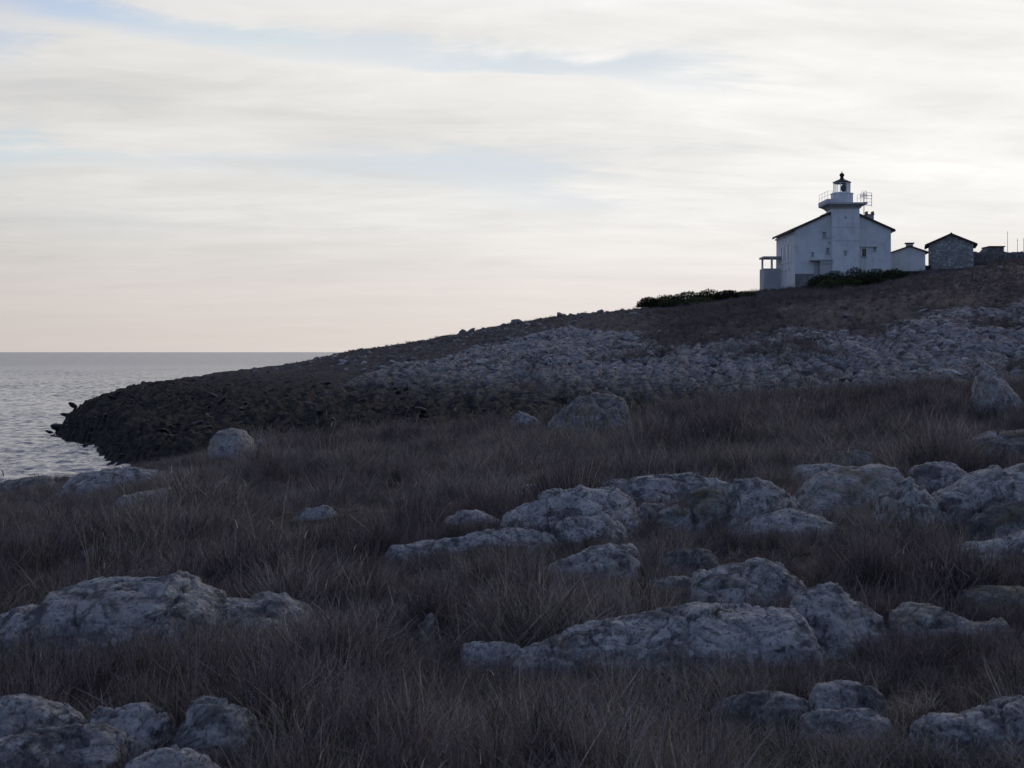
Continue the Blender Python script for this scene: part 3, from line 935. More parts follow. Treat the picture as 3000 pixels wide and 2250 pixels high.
def make_scree_mat():
    m, n, b = material('scree_limestone', 0.92, 0.15)
    p = pos(n)
    oi = n.new('ShaderNodeObjectInfo')
    k = n.m('ADD', n.noise(p, 3.0, 5, 0.65), n.m('MULTIPLY', n.m('SUBTRACT', oi.outputs['Random'], 0.5), 0.35))
    c = n.mix(n.ramp(k, 0.36, 0.66), (0.13, 0.127, 0.127), (0.36, 0.35, 0.345))
    c = n.mix(n.m('MULTIPLY', n.ramp(n.noise(p, 0.7, 5, 0.6), 0.55, 0.66), 0.6), c, (0.11, 0.095, 0.075))
    n.put(b.inputs['Base Color'], c)
    bump(n, b, n.noise(p, 12, 4, 0.65), 0.7, 0.05)
    return m


SCREE = make_scree_mat()
protos = []
for k in range(9):
    me = pebble(300 + k)
    me.materials.append(SCREE)
    protos.append(me)
dark_protos = []
for k in range(5):
    me = pebble(340 + k)
    me.materials.append(SHORE)
    dark_protos.append(me)


def scatter(name, P, rot, scl, idx, objs, kind_label=None):
    """one object that stands a prototype on every point"""
    me = bpy.data.meshes.new(name)
    me.from_pydata(np.asarray(P, float).tolist(), [], [])
    for nm, typ, arr in (('rot', 'FLOAT_VECTOR', rot), ('scl', 'FLOAT_VECTOR', scl), ('idx', 'INT', idx)):
        at = me.attributes.new(nm, typ, 'POINT')
        at.data.foreach_set('vector' if typ == 'FLOAT_VECTOR' else 'value', np.asarray(arr).ravel())
    col = bpy.data.collections.new(name + '_kinds')
    for k, ms in enumerate(objs):
        o = bpy.data.objects.new('%s_kind_%02d' % (name, k), ms)
        col.objects.link(o)
    ob = put(name, me)
    ng = bpy.data.node_groups.new(name, 'GeometryNodeTree')
    ng.interface.new_socket('Geometry', in_out='INPUT', socket_type='NodeSocketGeometry')
    ng.interface.new_socket('Geometry', in_out='OUTPUT', socket_type='NodeSocketGeometry')
    n = N(ng)
    gi, go = n.new('NodeGroupInput'), n.new('NodeGroupOutput')
    ci = n.new('GeometryNodeCollectionInfo')
    ci.inputs['Collection'].default_value = col
    ci.inputs['Separate Children'].default_value = True
    ci.inputs['Reset Children'].default_value = True
    ip = n.new('GeometryNodeInstanceOnPoints')
    ip.inputs['Pick Instance'].default_value = True
    n.put(ip.inputs['Points'], gi.outputs[0])
    n.put(ip.inputs['Instance'], ci.outputs[0])
    for nm, typ, sock in (('rot', 'FLOAT_VECTOR', 'Rotation'), ('scl', 'FLOAT_VECTOR', 'Scale'), ('idx', 'INT', 'Instance Index')):
        a = n.new('GeometryNodeInputNamedAttribute', data_type=typ)
        a.inputs['Name'].default_value = nm
        n.put(ip.inputs[sock], a.outputs[0])
    n.put(go.inputs[0], ip.outputs[0])
    md = ob.modifiers.new('scatter', 'NODES')
    md.node_group = ng
    return tag(ob, kind='stuff', label=kind_label)


def fan_points(n, y0, y1, t0, t1, g, power=2.0):
    """random points, even over the ground of a fan between two distances (power 2) or denser near (below 2)"""
    a = g.uniform(0, 1, n)
    y = (y0 ** power + a * (y1 ** power - y0 ** power)) ** (1 / power)
    return g.uniform(t0, t1, n) * y, y


g = np.random.default_rng(77)
sx, sy = fan_points(150000, 57, 150, -0.36, 0.47, g, 1.7)
rm = rock_mask(sx, sy)
band = fbm(sx * 0.42 - sy * 0.05, sy * 0.075, sx * 0, 4, 0.6, seed=47)
keep = g.uniform(0, 1, len(sx)) < np.clip(rm ** 1.2 * (0.035 + 0.26 * band), 0.0015 + 0.02 * (1 - sstep(560, 680, bearing(sx, sy))) * sstep(85, 100, sy), 0.3)
sx, sy = sx[keep], sy[keep]
sz = ground_z(sx, sy, True)
keep = sz > 4.5 + 1.2 * band[keep]
sx, sy, sz = sx[keep], sy[keep], sz[keep]
size = np.clip(g.lognormal(math.log(0.25), 0.55, len(sx)), 0.10, 1.0)
# hidden behind the near crest or out of the frame: never among the singled-out ones
uu = 512 + FPX * sx / sy
vv = HOR - (sz - EYE) / sy * FPX
crest = np.interp(uu, [0, 213, 463, 560, 741, 926, 1024], [470, 440, 426, 417, 401, 386, 381])
vis = (uu > 5) & (uu < 1019) & (vv < crest)
order = np.argsort(-np.where(vis, size / sy, 0))
big = order[:120]
rest = np.setdiff1d(np.arange(len(sx)), big)
lab = 'pale weathered limestone block lying among the scree on the far hillside'
for i in big:
    o = bpy.data.objects.new('scree_rock', protos[int(g.integers(0, 9))])
    COL.objects.link(o)
    k = float(size[i])
    o.location = (sx[i], sy[i], sz[i] - 0.06 * k)
    o.rotation_euler = (g.uniform(-0.4, 0.4), g.uniform(-0.4, 0.4), g.uniform(0, 6.28))
    o.scale = (k * 1.6, k, k * 0.62)
    tag(o, lab, 'rock', 'scree blocks on the far hillside')
m = len(rest)
sc_size = size[rest]
scatter('scree', np.stack([sx[rest], sy[rest], sz[rest] + 0.04 * sc_size], -1),
        np.stack([g.uniform(-0.5, 0.5, m), g.uniform(-0.5, 0.5, m), g.uniform(0, 6.28, m)], -1),
        np.stack([sc_size * 1.45, sc_size, sc_size * 0.85], -1), g.integers(0, 9, m), protos, 'pale limestone rubble covering the middle of the hillside')

# black rocks of the shore
qx, qy = fan_points(16000, 62, 122, -0.335, -0.06, g, 1.8)
qz = ground_z(qx, qy, True)
keep = (qz > -0.25) & (g.uniform(0, 1, len(qx)) < 0.085 * (1 - sstep(1.5, 4.8, qz)))
qx, qy, qz = qx[keep], qy[keep], qz[keep]
k = np.clip(g.lognormal(math.log(0.22), 0.5, len(qx)), 0.10, 0.7)
m = len(qx)
scatter('shore_rubble', np.stack([qx, qy, qz + 0.02], -1), np.stack([g.uniform(-0.5, 0.5, m), g.uniform(-0.5, 0.5, m), g.uniform(0, 6.28, m)], -1),
        np.stack([k * 1.3, k, k * 0.75], -1), g.integers(0, 5, m), dark_protos, 'black broken rock along the shore of the point')


def place_px(u, v, y):
    return ((u - 512) / FPX * y, y, EYE - (v - HOR) / FPX * y)


SHORE_ROCKS = [
    (49, 432, 101.0, 0.7, 'black sea rock farthest out off the tip of the point'),
    (54, 438, 99.0, 0.9, 'small black rock in the water nearest the viewer off the tip'),
    (60, 428, 103.0, 1.3, 'jagged black rock at the very tip of the point'),
    (70, 436, 100.0, 1.2, 'broad black rock joined to the lower side of the tip'),
    (73, 405, 105.0, 1.0, 'black knob where the skyline of the point meets the sea'),
    (66, 415, 104.5, 0.9, 'black rock just below the knob at the end of the point'),
    (76, 446, 94.0, 1.0, 'black rock awash on the near side of the point'),
    (88, 453, 89.0, 1.0, 'long black rock at the waterline of the bay'),
    (104, 460, 80.0, 1.0, 'black rock where the point bends into the bay'),
]
for k, (u, v, y, s, lb) in enumerate(SHORE_ROCKS):
    x, y, z = place_px(u, v, y)
    o = bpy.data.objects.new('shore_rock', dark_protos[k % 5])
    COL.objects.link(o)
    o.location = (x, y, max(0.0, z))
    o.rotation_euler = (0.2 * math.sin(k * 2.1), 0.25 * math.cos(k * 1.7), k * 1.9)
    o.scale = (s, s * 0.8, s * 0.7)
    tag(o, lb, 'rock')

SKY_ROCKS = [(516, 321.5, 1.5, 'rounder of the two stones standing out on the hill skyline, left one'),
             (561, 314.5, 1.5, 'pointed stone standing on the hill skyline left of the dark bushes'),
             (600, 309, 0.9, 'small stone on the skyline at the left foot of the bushes'),
             (463, 332.5, 0.9, 'low stone on the lower part of the hill skyline')]
for k, (u, v, s, lb) in enumerate(SKY_ROCKS):
    yy = np.arange(110, 150, 0.25)
    xx = (u - 512) / FPX * yy
    gz = ground_z(xx, yy, True)
    j = int(np.argmax((gz - EYE) / yy))
    ms = pebble(380 + k, 4)
    ms.materials.append(ROCK_DARK)
    o = bpy.data.objects.new('skyline_rock', ms)
    COL.objects.link(o)
    o.location = (xx[j], yy[j], gz[j] - 0.05 * s)
    o.rotation_euler = (0.3, 0.2, k * 1.3)
    o.scale = (s, s, s * 1.15)
    tag(o, lb, 'rock')

# ------------------------------------------------------------------ lighthouse
FY = 148.0                                     # plane of the gable wall
X0, X1, LEN = 29.74, 39.86, 10.3
XM = (X0 + X1) / 2
BZ, EZ, SL = 11.6, 18.85, 0.445                # foot, eaves, roof slope
AZ = EZ + (XM - X0) * SL
house = empty('lighthouse', (XM, FY + LEN / 2, 12.6), 'white gabled lighthouse house with a square tower and dark topped lantern on the hill', 'lighthouse')
H0 = Vector(house.location)


class Hb(Bm):
    def build(self, name, mat, parent=None, bevel=0.0):
        p = parent
        off = H0 if p is house or (p is not None and p.parent is house) else Vector((0, 0, 0))
        self.v = [(a[0] - off.x, a[1] - off.y, a[2] - off.z) for a in self.v]
        return super().build(name, mat, parent, bevel)


def holed_wall(b, x0, x1, top, bottom, y, holes, depth, along='x', fixed=None):
    """wall in strips round rectangular holes, with reveals; top is a function of the running coordinate"""
    xs = sorted({x0, x1, *[h[0] for h in holes], *[h[1] for h in holes], *( [XM] if along == 'x' and x0 < XM < x1 else [])})

    def pt(s, z, d=0.0):
        return (s, y + d, z) if along == 'x' else (fixed + d, s, z)
    for a, c in zip(xs[:-1], xs[1:]):
        hs = sorted([h for h in holes if h[0] <= a + 1e-6 and h[1] >= c - 1e-6], key=lambda h: h[2])
        z = bottom
        for h in hs:
            b.add([pt(a, z), pt(c, z), pt(c, h[2]), pt(a, h[2])], [(0, 1, 2, 3)])
            z = h[3]
        b.add([pt(a, z), pt(c, z), pt(c, top(c)), pt(a, top(a))], [(0, 1, 2, 3)])
    for h in holes:
        q = [(h[0], h[2]), (h[1], h[2]), (h[1], h[3]), (h[0], h[3])]
        for i in range(4):
            (s1, z1), (s2, z2) = q[i], q[(i + 1) % 4]
            b.add([pt(s1, z1), pt(s2, z2), pt(s2, z2, depth), pt(s1, z1, depth)], [(0, 1, 2, 3)])


# openings in the gable: (x0, x1, z0, z1)
G_WIN = [(32.66, 33.06, 18.02, 18.62), (36.82, 37.26, 16.05, 16.86), (33.05, 33.40, 16.35, 16.95), (38.0, 38.32, 16.65, 17.0), (31.5, 31.75, 16.1, 16.5)]
# openings in the side wall: (y0, y1, z0, z1)
S_WIN = [(154.35, 155.4, 15.75, 17.55), (152.35, 153.4, 15.75, 17.55), (150.3, 151.35, 15.75, 17.55),
         (154.6, 155.1, 14.55, 14.9), (152.6, 153.1, 14.6, 14.95), (150.6, 151.1, 14.65, 15.0)]


def gtop(x):
    return EZ + (min(x - X0, X1 - x)) * SL


b = Hb()
holed_wall(b, X0, X1, gtop, BZ, FY, G_WIN, 0.22)
b.build('front_wall', WHITE, house)
b = Hb()
holed_wall(b, FY + 0.002, FY + LEN, lambda s: EZ, BZ, 0, S_WIN, 0.25, 'y', X0)
b.build('side_wall', WHITE, house)
b = Hb()
b.add([(X1, FY, BZ), (X1, FY + LEN, BZ), (X1, FY + LEN, EZ), (X1, FY, EZ)], [(0, 1, 2, 3)])
b.add([(X0, FY + LEN, BZ), (X1, FY + LEN, BZ), (X1, FY + LEN, EZ), (XM, FY + LEN, AZ), (X0, FY + LEN, EZ)], [(0, 4, 3, 2, 1)])
b.build('rear_wall', WHITE, house)


def window(x0, x1, z0, z1, pane_mat, frame_mat, name='window', bars=(1, 1)):
    y = FY + 0.14
    f = Hb()
    t = 0.05
    f.box(x0, x0 + t, y, y + 0.06, z0, z1).box(x1 - t, x1, y, y + 0.06, z0, z1).box(x0 + t, x1 - t, y, y + 0.06, z1 - t, z1).box(x0 + t, x1 - t, y, y + 0.06, z0, z0 + t)
    if bars[0]:
        f.box((x0 + x1) / 2 - 0.02, (x0 + x1) / 2 + 0.02, y + 0.004, y + 0.055, z0 + t, z1 - t)
    fr = f.build(name, frame_mat, house)
    Hb().add([(x0, y + 0.03, z0), (x1, y + 0.03, z0), (x1, y + 0.03, z1), (x0, y + 0.03, z1)], [(0, 1, 2, 3)]).build('pane', pane_mat, fr)
    Hb().box(x0 - 0.07, x1 + 0.07, FY - 0.09, FY - 0.003, z0 - 0.09, z0 - 0.003).build('sill', GREYR, fr)


for k, (a, c, z0, z1) in enumerate(G_WIN):
    window(a, c, z0, z1, PANE if k == 1 else SHUTTER, SHUTTER if k != 1 else DARKM)
Hb().box(36.3, 38.4, FY - 0.16, FY - 0.003, 17.02, 17.10).build('ledge', GREYR, house)
Hb().box(33.2, 33.48, FY - 0.1, FY - 0.003, 17.5, 17.58).build('ledge', GREYR, house)
for k, (a, c, z0, z1) in enumerate(S_WIN):
    f = Hb()
    x = X0 + 0.16
    t = 0.09 if k < 3 else 0.04
    f.box(x, x + 0.06, a, a + t, z0, z1).box(x, x + 0.06, c - t, c, z0, z1).box(x, x + 0.06, a + t, c - t, z1 - t, z1).box(x, x + 0.06, a + t, c - t, z0, z0 + t)
    if k < 3:
        f.box(x + 0.004, x + 0.055, (a + c) / 2 - 0.03, (a + c) / 2 + 0.03, z0 + t, z1 - t)
    fr = f.build('window', FRAMEW, house)
    Hb().add([(x + 0.03, a, z0), (x + 0.03, c, z0), (x + 0.03, c, z1), (x + 0.03, a, z1)], [(0, 3, 2, 1)]).build('pane', PANE, fr)
    if k < 3:
        Hb().box(X0 - 0.05, X0 - 0.005, a - 0.30, a + 0.28, z0, z1).build('shutter', FRAMEW, fr)
    if k < 3:
        Hb().box(X0 - 0.10, X0 - 0.003, a - 0.08, c + 0.005, z0 - 0.1, z0 - 0.004).build('sill', FRAMEW, fr)

# roof of two slopes with a dark tiled edge
OV, TH = 0.42, 0.17
for sgn, xe in ((-1, X0), (1, X1)):
    b = Hb()
    xo = xe + sgn * OV
    zo = EZ - OV * SL
    b.prism([(xo, zo), (XM, AZ), (XM, AZ + TH), (xo, zo + TH)], FY - 0.28, FY + LEN + 0.28)
    rf = b.build('roof_slope', ROOFM, house)
    t = Hb()
    nt_ = 42
    for k in range(nt_):
        y = FY - 0.26 + (LEN + 0.5) * (k + 0.5) / nt_
        t.tube((xo, y, zo + TH + 0.01), (XM, y, AZ + TH + 0.01), 0.065, 5)
    to = t.build('roof_tiles', ROOFM, rf)
    to['kind'] = 'stuff'
    Hb().box(min(xe + sgn * 0.003, xe + sgn * 0.16), max(xe + sgn * 0.003, xe + sgn * 0.16), FY, FY + LEN, EZ - 0.33, EZ - 0.18).build('cornice', WHITE, house)
b = Hb()
b.tube((XM, FY - 0.28, AZ + TH + 0.02), (XM, FY + LEN + 0.28, AZ + TH + 0.02), 0.11, 8)
b.build('ridge_tile', ROOFM, house)

# stone basement showing at the corner, and the low lean-to beside the tower
Hb().box(X0 + 0.05, 31.75, FY - 0.14, FY - 0.003, BZ, 14.22).build('basement_wall', PLINTH, house)
lt = Hb().box(32.25, 33.48, FY - 0.85, FY - 0.004, BZ + 0.5, 15.55).build('lean_to', GREYR, house)
Hb().box(31.3, 33.5, FY - 0.98, FY - 0.003, 15.56, 15.68).build('lean_to_roof', GREYR, house)
Hb().box(32.35, 33.4, FY - 0.94, FY - 0.855, 15.22, 15.34).build('ledge', SHUTTER, lt)
Hb().box(31.76, 32.22, FY - 0.10, FY - 0.004, BZ + 1.2, 15.5).build('door', SHUTTER, house)

# tower
TX0, TX1, TY = 33.50, 36.36, FY - 0.80
TXM, TYM = (TX0 + TX1) / 2, TY + 1.43
b = Hb()
T_WIN = [(34.70, 35.05, 16.05, 16.60), (34.80, 35.02, 19.97, 20.17)]
holed_wall(b, TX0, TX1, lambda x: 21.02, BZ, TY, T_WIN, 0.2)
b.add([(TX0, TY, BZ), (TX0, TY + 2.86, BZ), (TX0, TY + 2.86, 21.02), (TX0, TY, 21.02)], [(0, 3, 2, 1)])
b.add([(TX1, TY, BZ), (TX1, TY + 2.86, BZ), (TX1, TY + 2.86, 21.02), (TX1, TY, 21.02)], [(0, 1, 2, 3)])
b.add([(TX0, TY + 2.86, BZ), (TX1, TY + 2.86, BZ), (TX1, TY + 2.86, 21.02), (TX0, TY + 2.86, 21.02)], [(0, 3, 2, 1)])
tower = b.build('tower', WHITE2, house)
for a, c, z0, z1 in T_WIN:
    Hb().box(a, c, TY + 0.12, TY + 0.16, z0, z1).build('window_shutter', SHUTTER, tower)
for zz in (19.0, 17.6):
    Hb().box(TX0 - 0.012, TX1 + 0.012, TY - 0.012, TY - 0.003, zz, zz + 0.05).build('string_line', GREYR, tower)


def sq(h, z):
    return [(TXM - h, TYM - h, z), (TXM + h, TYM - h, z), (TXM + h, TYM + h, z), (TXM - h, TYM + h, z)]


b = Hb()
rings = [(1.43, 21.022), (1.52, 21.03), (1.60, 21.16), (1.80, 21.30), (2.02, 21.40), (2.10, 21.42), (2.10, 21.60)]
vs, fs = [], []
for h, z in rings:
    vs += sq(h, z)
for i in range(len(rings) - 1):
    for k in range(4):
        fs.append((i * 4 + k, i * 4 + (k + 1) % 4, i * 4 + 4 + (k + 1) % 4, i * 4 + 4 + k))
fs += [(3, 2, 1, 0), tuple(len(rings) * 4 - 4 + k for k in range(4))]
b.add(vs, fs)
gal = b.build('gallery', GREYR, house)
# solid parapet round the left end of the gallery
b = Hb()
b.box(TXM - 2.12, TXM - 1.96, TYM - 2.1, TYM + 2.1, 21.603, 21.95)
b.box(TXM - 1.955, TXM - 1.10, TYM - 2.1, TYM - 1.96, 21.603, 21.95)
b.build('parapet', WHITE, gal)
# railing
for sx0 in (-1, 1):
    for dy in (-2.03, -0.7, 0.7, 2.03):
        zb = 21.95 if sx0 < 0 else 21.602
        Hb().tube((TXM + sx0 * 2.03, TYM + dy, zb), (TXM + sx0 * 2.03, TYM + dy, 22.78), 0.018, 6).build('railing_post', FRAMEW, gal)
    b = Hb()
    for z in (22.78, 22.4) if sx0 > 0 else (22.78, 22.35):
        b.tube((TXM + sx0 * 2.03, TYM - 2.03, z), (TXM + sx0 * 2.03, TYM + 2.03, z), 0.013, 6)
        b.tube((TXM + sx0 * 2.03, TYM - 2.03, z), (TXM + sx0 * 1.52, TYM - 2.03, z), 0.013, 6)
    b.build('handrail', FRAMEW, gal)
    Hb().tube((TXM + sx0 * 1.52, TYM - 2.03, 21.602 if sx0 > 0 else 21.95), (TXM + sx0 * 1.52, TYM - 2.03, 22.78), 0.016, 6).build('railing_post', FRAMEW, gal)

DXM = TXM - 0.08                                # drum and lantern
b = Hb()
b.lathe([(1.16, 21.602), (1.16, 22.62), (1.22, 22.64), (1.22, 22.75), (1.0, 22.76)], 8, DXM, TYM, math.pi / 8)
b.build('drum', WHITE2, house)
lan = Hb()
ro = 0.86
for k in range(8):
    a = math.pi / 8 + k * math.pi / 4
    lan.tube((DXM + ro * math.cos(a), TYM + ro * math.sin(a), 22.76), (DXM + ro * math.cos(a), TYM + ro * math.sin(a), 23.86), 0.035, 6)
lan.lathe([(ro + 0.03, 22.762), (ro + 0.03, 22.84), (ro - 0.06, 22.84), (ro - 0.06, 22.762)], 8, DXM, TYM, math.pi / 8, False)
lan.lathe([(ro + 0.03, 23.78), (ro + 0.03, 23.86), (ro - 0.06, 23.86), (ro - 0.06, 23.78)], 8, DXM, TYM, math.pi / 8, False)
lan = lan.build('lantern', FRAMEW, house)
for k in range(8):
    a, c = math.pi / 8 + k * math.pi / 4, math.pi / 8 + (k + 1) * math.pi / 4
    rr = ro - 0.012
    p, q = (DXM + rr * math.cos(a), TYM + rr * math.sin(a)), (DXM + rr * math.cos(c), TYM + rr * math.sin(c))
    mid = (a + c) / 2
    solid = math.cos(mid) > 0.5                 # blind panes on the landward side
    Hb().add([(p[0], p[1], 22.842), (q[0], q[1], 22.842), (q[0], q[1], 23.778), (p[0], p[1], 23.778)], [(0, 1, 2, 3)]).build('blind_pane' if solid else 'lantern_pane', FRAMEW if solid else GLASS, lan)
b = Hb()
b.lathe([(0.10, 22.765), (0.10, 22.95), (0.20, 23.0), (0.26, 23.12), (0.28, 23.3), (0.26, 23.48), (0.2, 23.6), (0.08, 23.66), (0.08, 23.9)], 14, DXM + 0.14, TYM)
b.build('lens', DARKM, lan)
b = Hb()
b.lathe([(0.96, 23.865), (0.98, 23.90), (0.94, 23.95), (0.72, 24.06), (0.45, 24.17), (0.26, 24.26), (0.19, 24.36), (0.17, 24.52), (0.23, 24.58), (0.26, 24.68), (0.23, 24.80), (0.13, 24.89), (0.05, 24.93), (0.02, 25.12)], 20, DXM, TYM)
b.build('lantern_roof', DARKM, house)

# chimney on the right slope
ch = Hb().box(38.06, 38.84, FY + 3.0, FY + 3.8, 19.3, 20.72).build('chimney', GREYR, house)
Hb().box(38.0, 38.9, FY + 2.94, FY + 3.86, 20.722, 20.80).box(38.05, 38.2, FY + 3.0, FY + 3.8, 20.802, 21.1).box(38.7, 38.86, FY + 3.0, FY + 3.8, 20.802, 21.1).build('chimney_cap', DARKM, ch)

# covered terrace behind the left end of the house
b = Hb()
b.box(27.85, X0 - 0.004, 155.6, 155.8, BZ - 0.3, 15.25)
b.box(27.85, 28.05, 155.802, 158.2, BZ - 0.3, 15.25)
tw = b.build('terrace_wall', GREYR, house)
Hb().box(28.2, 28.9, 155.56, 155.597, 13.6, 14.7).build('panel', SHUTTER, tw)
for px_ in (28.75, 29.35):
    Hb().box(px_ - 0.11, px_ + 0.11, 155.62, 155.80, 15.252, 16.38).build('terrace_post', WHITE, house)
Hb().box(28.0, 28.2, 157.8, 158.0, 15.252, 16.38).build('terrace_post', WHITE, house)
Hb().box(27.80, X0 - 0.004, 155.45, 158.3, 16.382, 16.58).build('terrace_roof', GREYR, house)

# aerial on the roof
AX, AY = 37.42, FY + 1.6
ant = empty('antenna', (AX, AY, 19.95), 'thin lattice television aerial on a mast between the tower and the chimney', 'antenna')
ao = Vector(ant.location)


def antpart(name, segs):
    b = Bm()
    for p, q, r in segs:
        b.tube(Vector(p) - ao, Vector(q) - ao, r, 5)
    return b.build(name, GREYM, ant)


antpart('mast', [((AX, AY, 19.7), (AX, AY, 22.95), 0.04)])
antpart('boom', [((AX - 0.35, AY, 22.62), (AX + 0.9, AY, 22.62), 0.032)])
antpart('boom', [((AX - 0.1, AY, 21.62), (AX + 0.85, AY, 21.62), 0.032)])
for k in range(7):
    xx = AX - 0.34 + k * 0.11
    if abs(xx - AX) > 0.03:
        antpart('element', [((xx, AY, 22.35), (xx, AY, 22.85), 0.022)])
antpart('element', [((AX + 0.82, AY, 21.45), (AX + 0.82, AY, 22.9), 0.028)])
for z in (22.92, 22.3, 21.95):
    antpart('element', [((AX + 0.02, AY, z), (AX + 0.82, AY, z), 0.022)])

# ------------------------------------------------------------------ white annex, stone hut, wall on the right
ax0, ax1, ay0 = 40.05, 44.58, 152.0
annex = empty('white_annex', ((ax0 + ax1) / 2, ay0, 14.6), 'small low white outbuilding with a squat chimney beside the lighthouse', 'outbuilding')


class Ob(Bm):
    def __init__(self, root):
        super().__init__()
        self.root = root

    def build(self, name, mat, parent=None, bevel=0.0):
        o = Vector(self.root.location)
        self.v = [(a[0] - o.x, a[1] - o.y, a[2] - o.z) for a in self.v]
        return super().build(name, mat, parent or self.root, bevel)


am = 42.95
Ob(annex).prism([(ax0, 13.4), (ax1, 13.4), (ax1, 16.78), (am, 17.36), (ax0, 16.45)], ay0, ay0 + 4.5).build('wall', WHITE, None)
for (xa, za, xb, zb) in ((ax0, 16.37, am, 17.364), (ax1 + 0.35, 16.66, am, 17.364)):
    Ob(annex).prism([(xa, za), (xb, zb), (xb, zb + 0.14), (xa, za + 0.14)], ay0 - 0.25, ay0 + 4.7).build('roof_slope', ROOFM)
cst = Ob(annex).box(42.75, 43.45, ay0 + 1.2, ay0 + 1.9, 17.0, 17.78).build('chimney', GREYR)
Ob(annex).box(42.62, 43.58, ay0 + 1.1, ay0 + 2.0, 17.782, 17.9).build('chimney_cap', DARKM, cst)

hx0, hx1, hy0 = 45.46, 50.06, 153.0
hut = empty('stone_hut', ((hx0 + hx1) / 2, hy0, 14.9), 'grey rubble stone hut with a low pitched roof right of the lighthouse', 'hut')
hut.rotation_euler.z = R(-15.5)
annex.rotation_euler.z = R(-9)
hm = (hx0 + hx1) / 2
hz, ha = 17.72, 18.72
Ob(hut).prism([(hx0, 13.5), (hx1, 13.5), (hx1, hz), (hm, ha), (hx0, hz)], hy0, hy0 + 5).build('wall', RUBBLE)
for xe, sg in ((hx0, -1), (hx1, 1)):
    xo = xe + sg * 0.42
    zo = hz - 0.42 * (ha - hz) / (hm - hx0) + 0.003
    r_ = Ob(hut).prism([(xo, zo), (hm, ha + 0.003), (hm, ha + 0.15), (xo, zo + 0.14)], hy0 - 0.3, hy0 + 5.2).build('roof_slope', ROOFM)
    t = Ob(hut)
    for k in range(20):
        y = hy0 - 0.28 + 5.45 * (k + 0.5) / 20
        t.tube((xo, y, zo + 0.15), (hm, y, ha + 0.16), 0.06, 5)
    t.build('roof_tiles', ROOFM, r_)['kind'] = 'stuff'
Ob(hut).tube((hm, hy0 - 0.3, ha + 0.17), (hm, hy0 + 5.2, ha + 0.17), 0.1, 8).build('ridge_tile', ROOFM)

gate = empty('low_gate', (45.02, 152.6, 14.7), 'low dark gate closing the gap between the white annex and stone hut', 'gate')
for k in range(3):
    Ob(gate).box(44.62 + k * 0.27, 44.87 + k * 0.27, 152.55, 152.62, 14.2, 15.42 - 0.05 * (k % 2)).build('plank', WOOD)
Ob(gate).box(44.62, 45.42, 152.625, 152.68, 15.1, 15.2).build('rail', WOOD)

wall = empty('field_wall', (53.5, 158.0, 16.0), 'dark dry stone wall running along the hilltop from the hut to the right edge', 'wall')
wall['kind'] = 'thing'
Ob(wall).box(50.6, 66.0, 158.0, 158.8, 14.0, 17.05).build('wall_core', ROCK_DARK)
st = Bm()
gg = np.random.default_rng(8)
for k in range(46):
    x = 50.8 + k * 0.33
    h = gg.uniform(0.10, 0.28)
    st.add(*(lambda c, a, d, hh: ([(c - a, -d, 0), (c + a, -d, 0), (c + a * 0.9, d, 0), (c - a * 0.9, d, 0), (c - a * 0.8, -d * 0.7, hh), (c + a * 0.75, -d * 0.7, hh * 0.9), (c + a * 0.7, d * 0.7, hh), (c - a * 0.7, d * 0.7, hh)],
                                  [(0, 3, 2, 1), (4, 5, 6, 7), (0, 1, 5, 4), (1, 2, 6, 5), (2, 3, 7, 6), (3, 0, 4, 7)]))(x - 53.5, 0.155, 0.36, h))
st.v = [(a[0], a[1] + 0.4, a[2] + 1.055) for a in st.v]
st.build('coping_stones', ROCK_DARK, wall)['kind'] = 'stuff'

shed = empty('low_shelter', (54.5, 160.2, 16.8), 'flat roofed dark shelter with one sloping end behind the field wall', 'shelter')
Ob(shed).prism([(53.4, 15.5), (55.6, 15.5), (55.6, 17.86), (54.0, 17.86), (53.4, 17.2)], 159.0, 161.5).build('wall', ROCK_DARK)
Ob(shed).box(53.9, 55.7, 158.85, 161.65, 17.862, 17.98).build('roof', ROOFM)

for x, top, lb in ((57.05, 19.9, 'tallest thin pole rising behind the wall at the right edge'), (58.2, 19.1, 'middle thin pole behind the wall at the right edge'),
                   (58.9, 19.15, 'thin pole farthest right, almost cut by the picture edge')):
    zb = float(ground_z(x, 162.0))
    p = empty('thin_pole', (x, 162.0, zb), lb, 'pole')
    Bm().tube((0, 0, -0.3), (0, 0, top - zb), 0.035, 6, 0.02).build('shaft', GREYM, p)
    Bm().tube((-0.12, 0, top - zb - 0.25), (0.12, 0, top - zb - 0.25), 0.012, 5).build('crossbar', GREYM, p)


# ------------------------------------------------------------------ grasses
def strips(blades, mat, name):
    """blades: list of (points n x 3, widths n, side vector, shade)"""
    vs, fs, sh = [], [], []
    for P, W, side, shade in blades:
        o = len(vs)
        n = len(P)
        for i in range(n):
            d = side * (W[i] * 0.5)
            vs.append(P[i] - d)
            vs.append(P[i] + d)
            sh += [shade, shade]
        for i in range(n - 1):
            fs.append((o + 2 * i, o + 2 * i + 1, o + 2 * i + 3, o + 2 * i + 2))
    me = bpy.data.meshes.new(name)
    me.from_pydata([tuple(v) for v in vs], [], fs)
    at = me.attributes.new('shade', 'FLOAT', 'POINT')
    at.data.foreach_set('value', np.array(sh, np.float32))
    me.materials.append(mat)
    me.update()
    return me


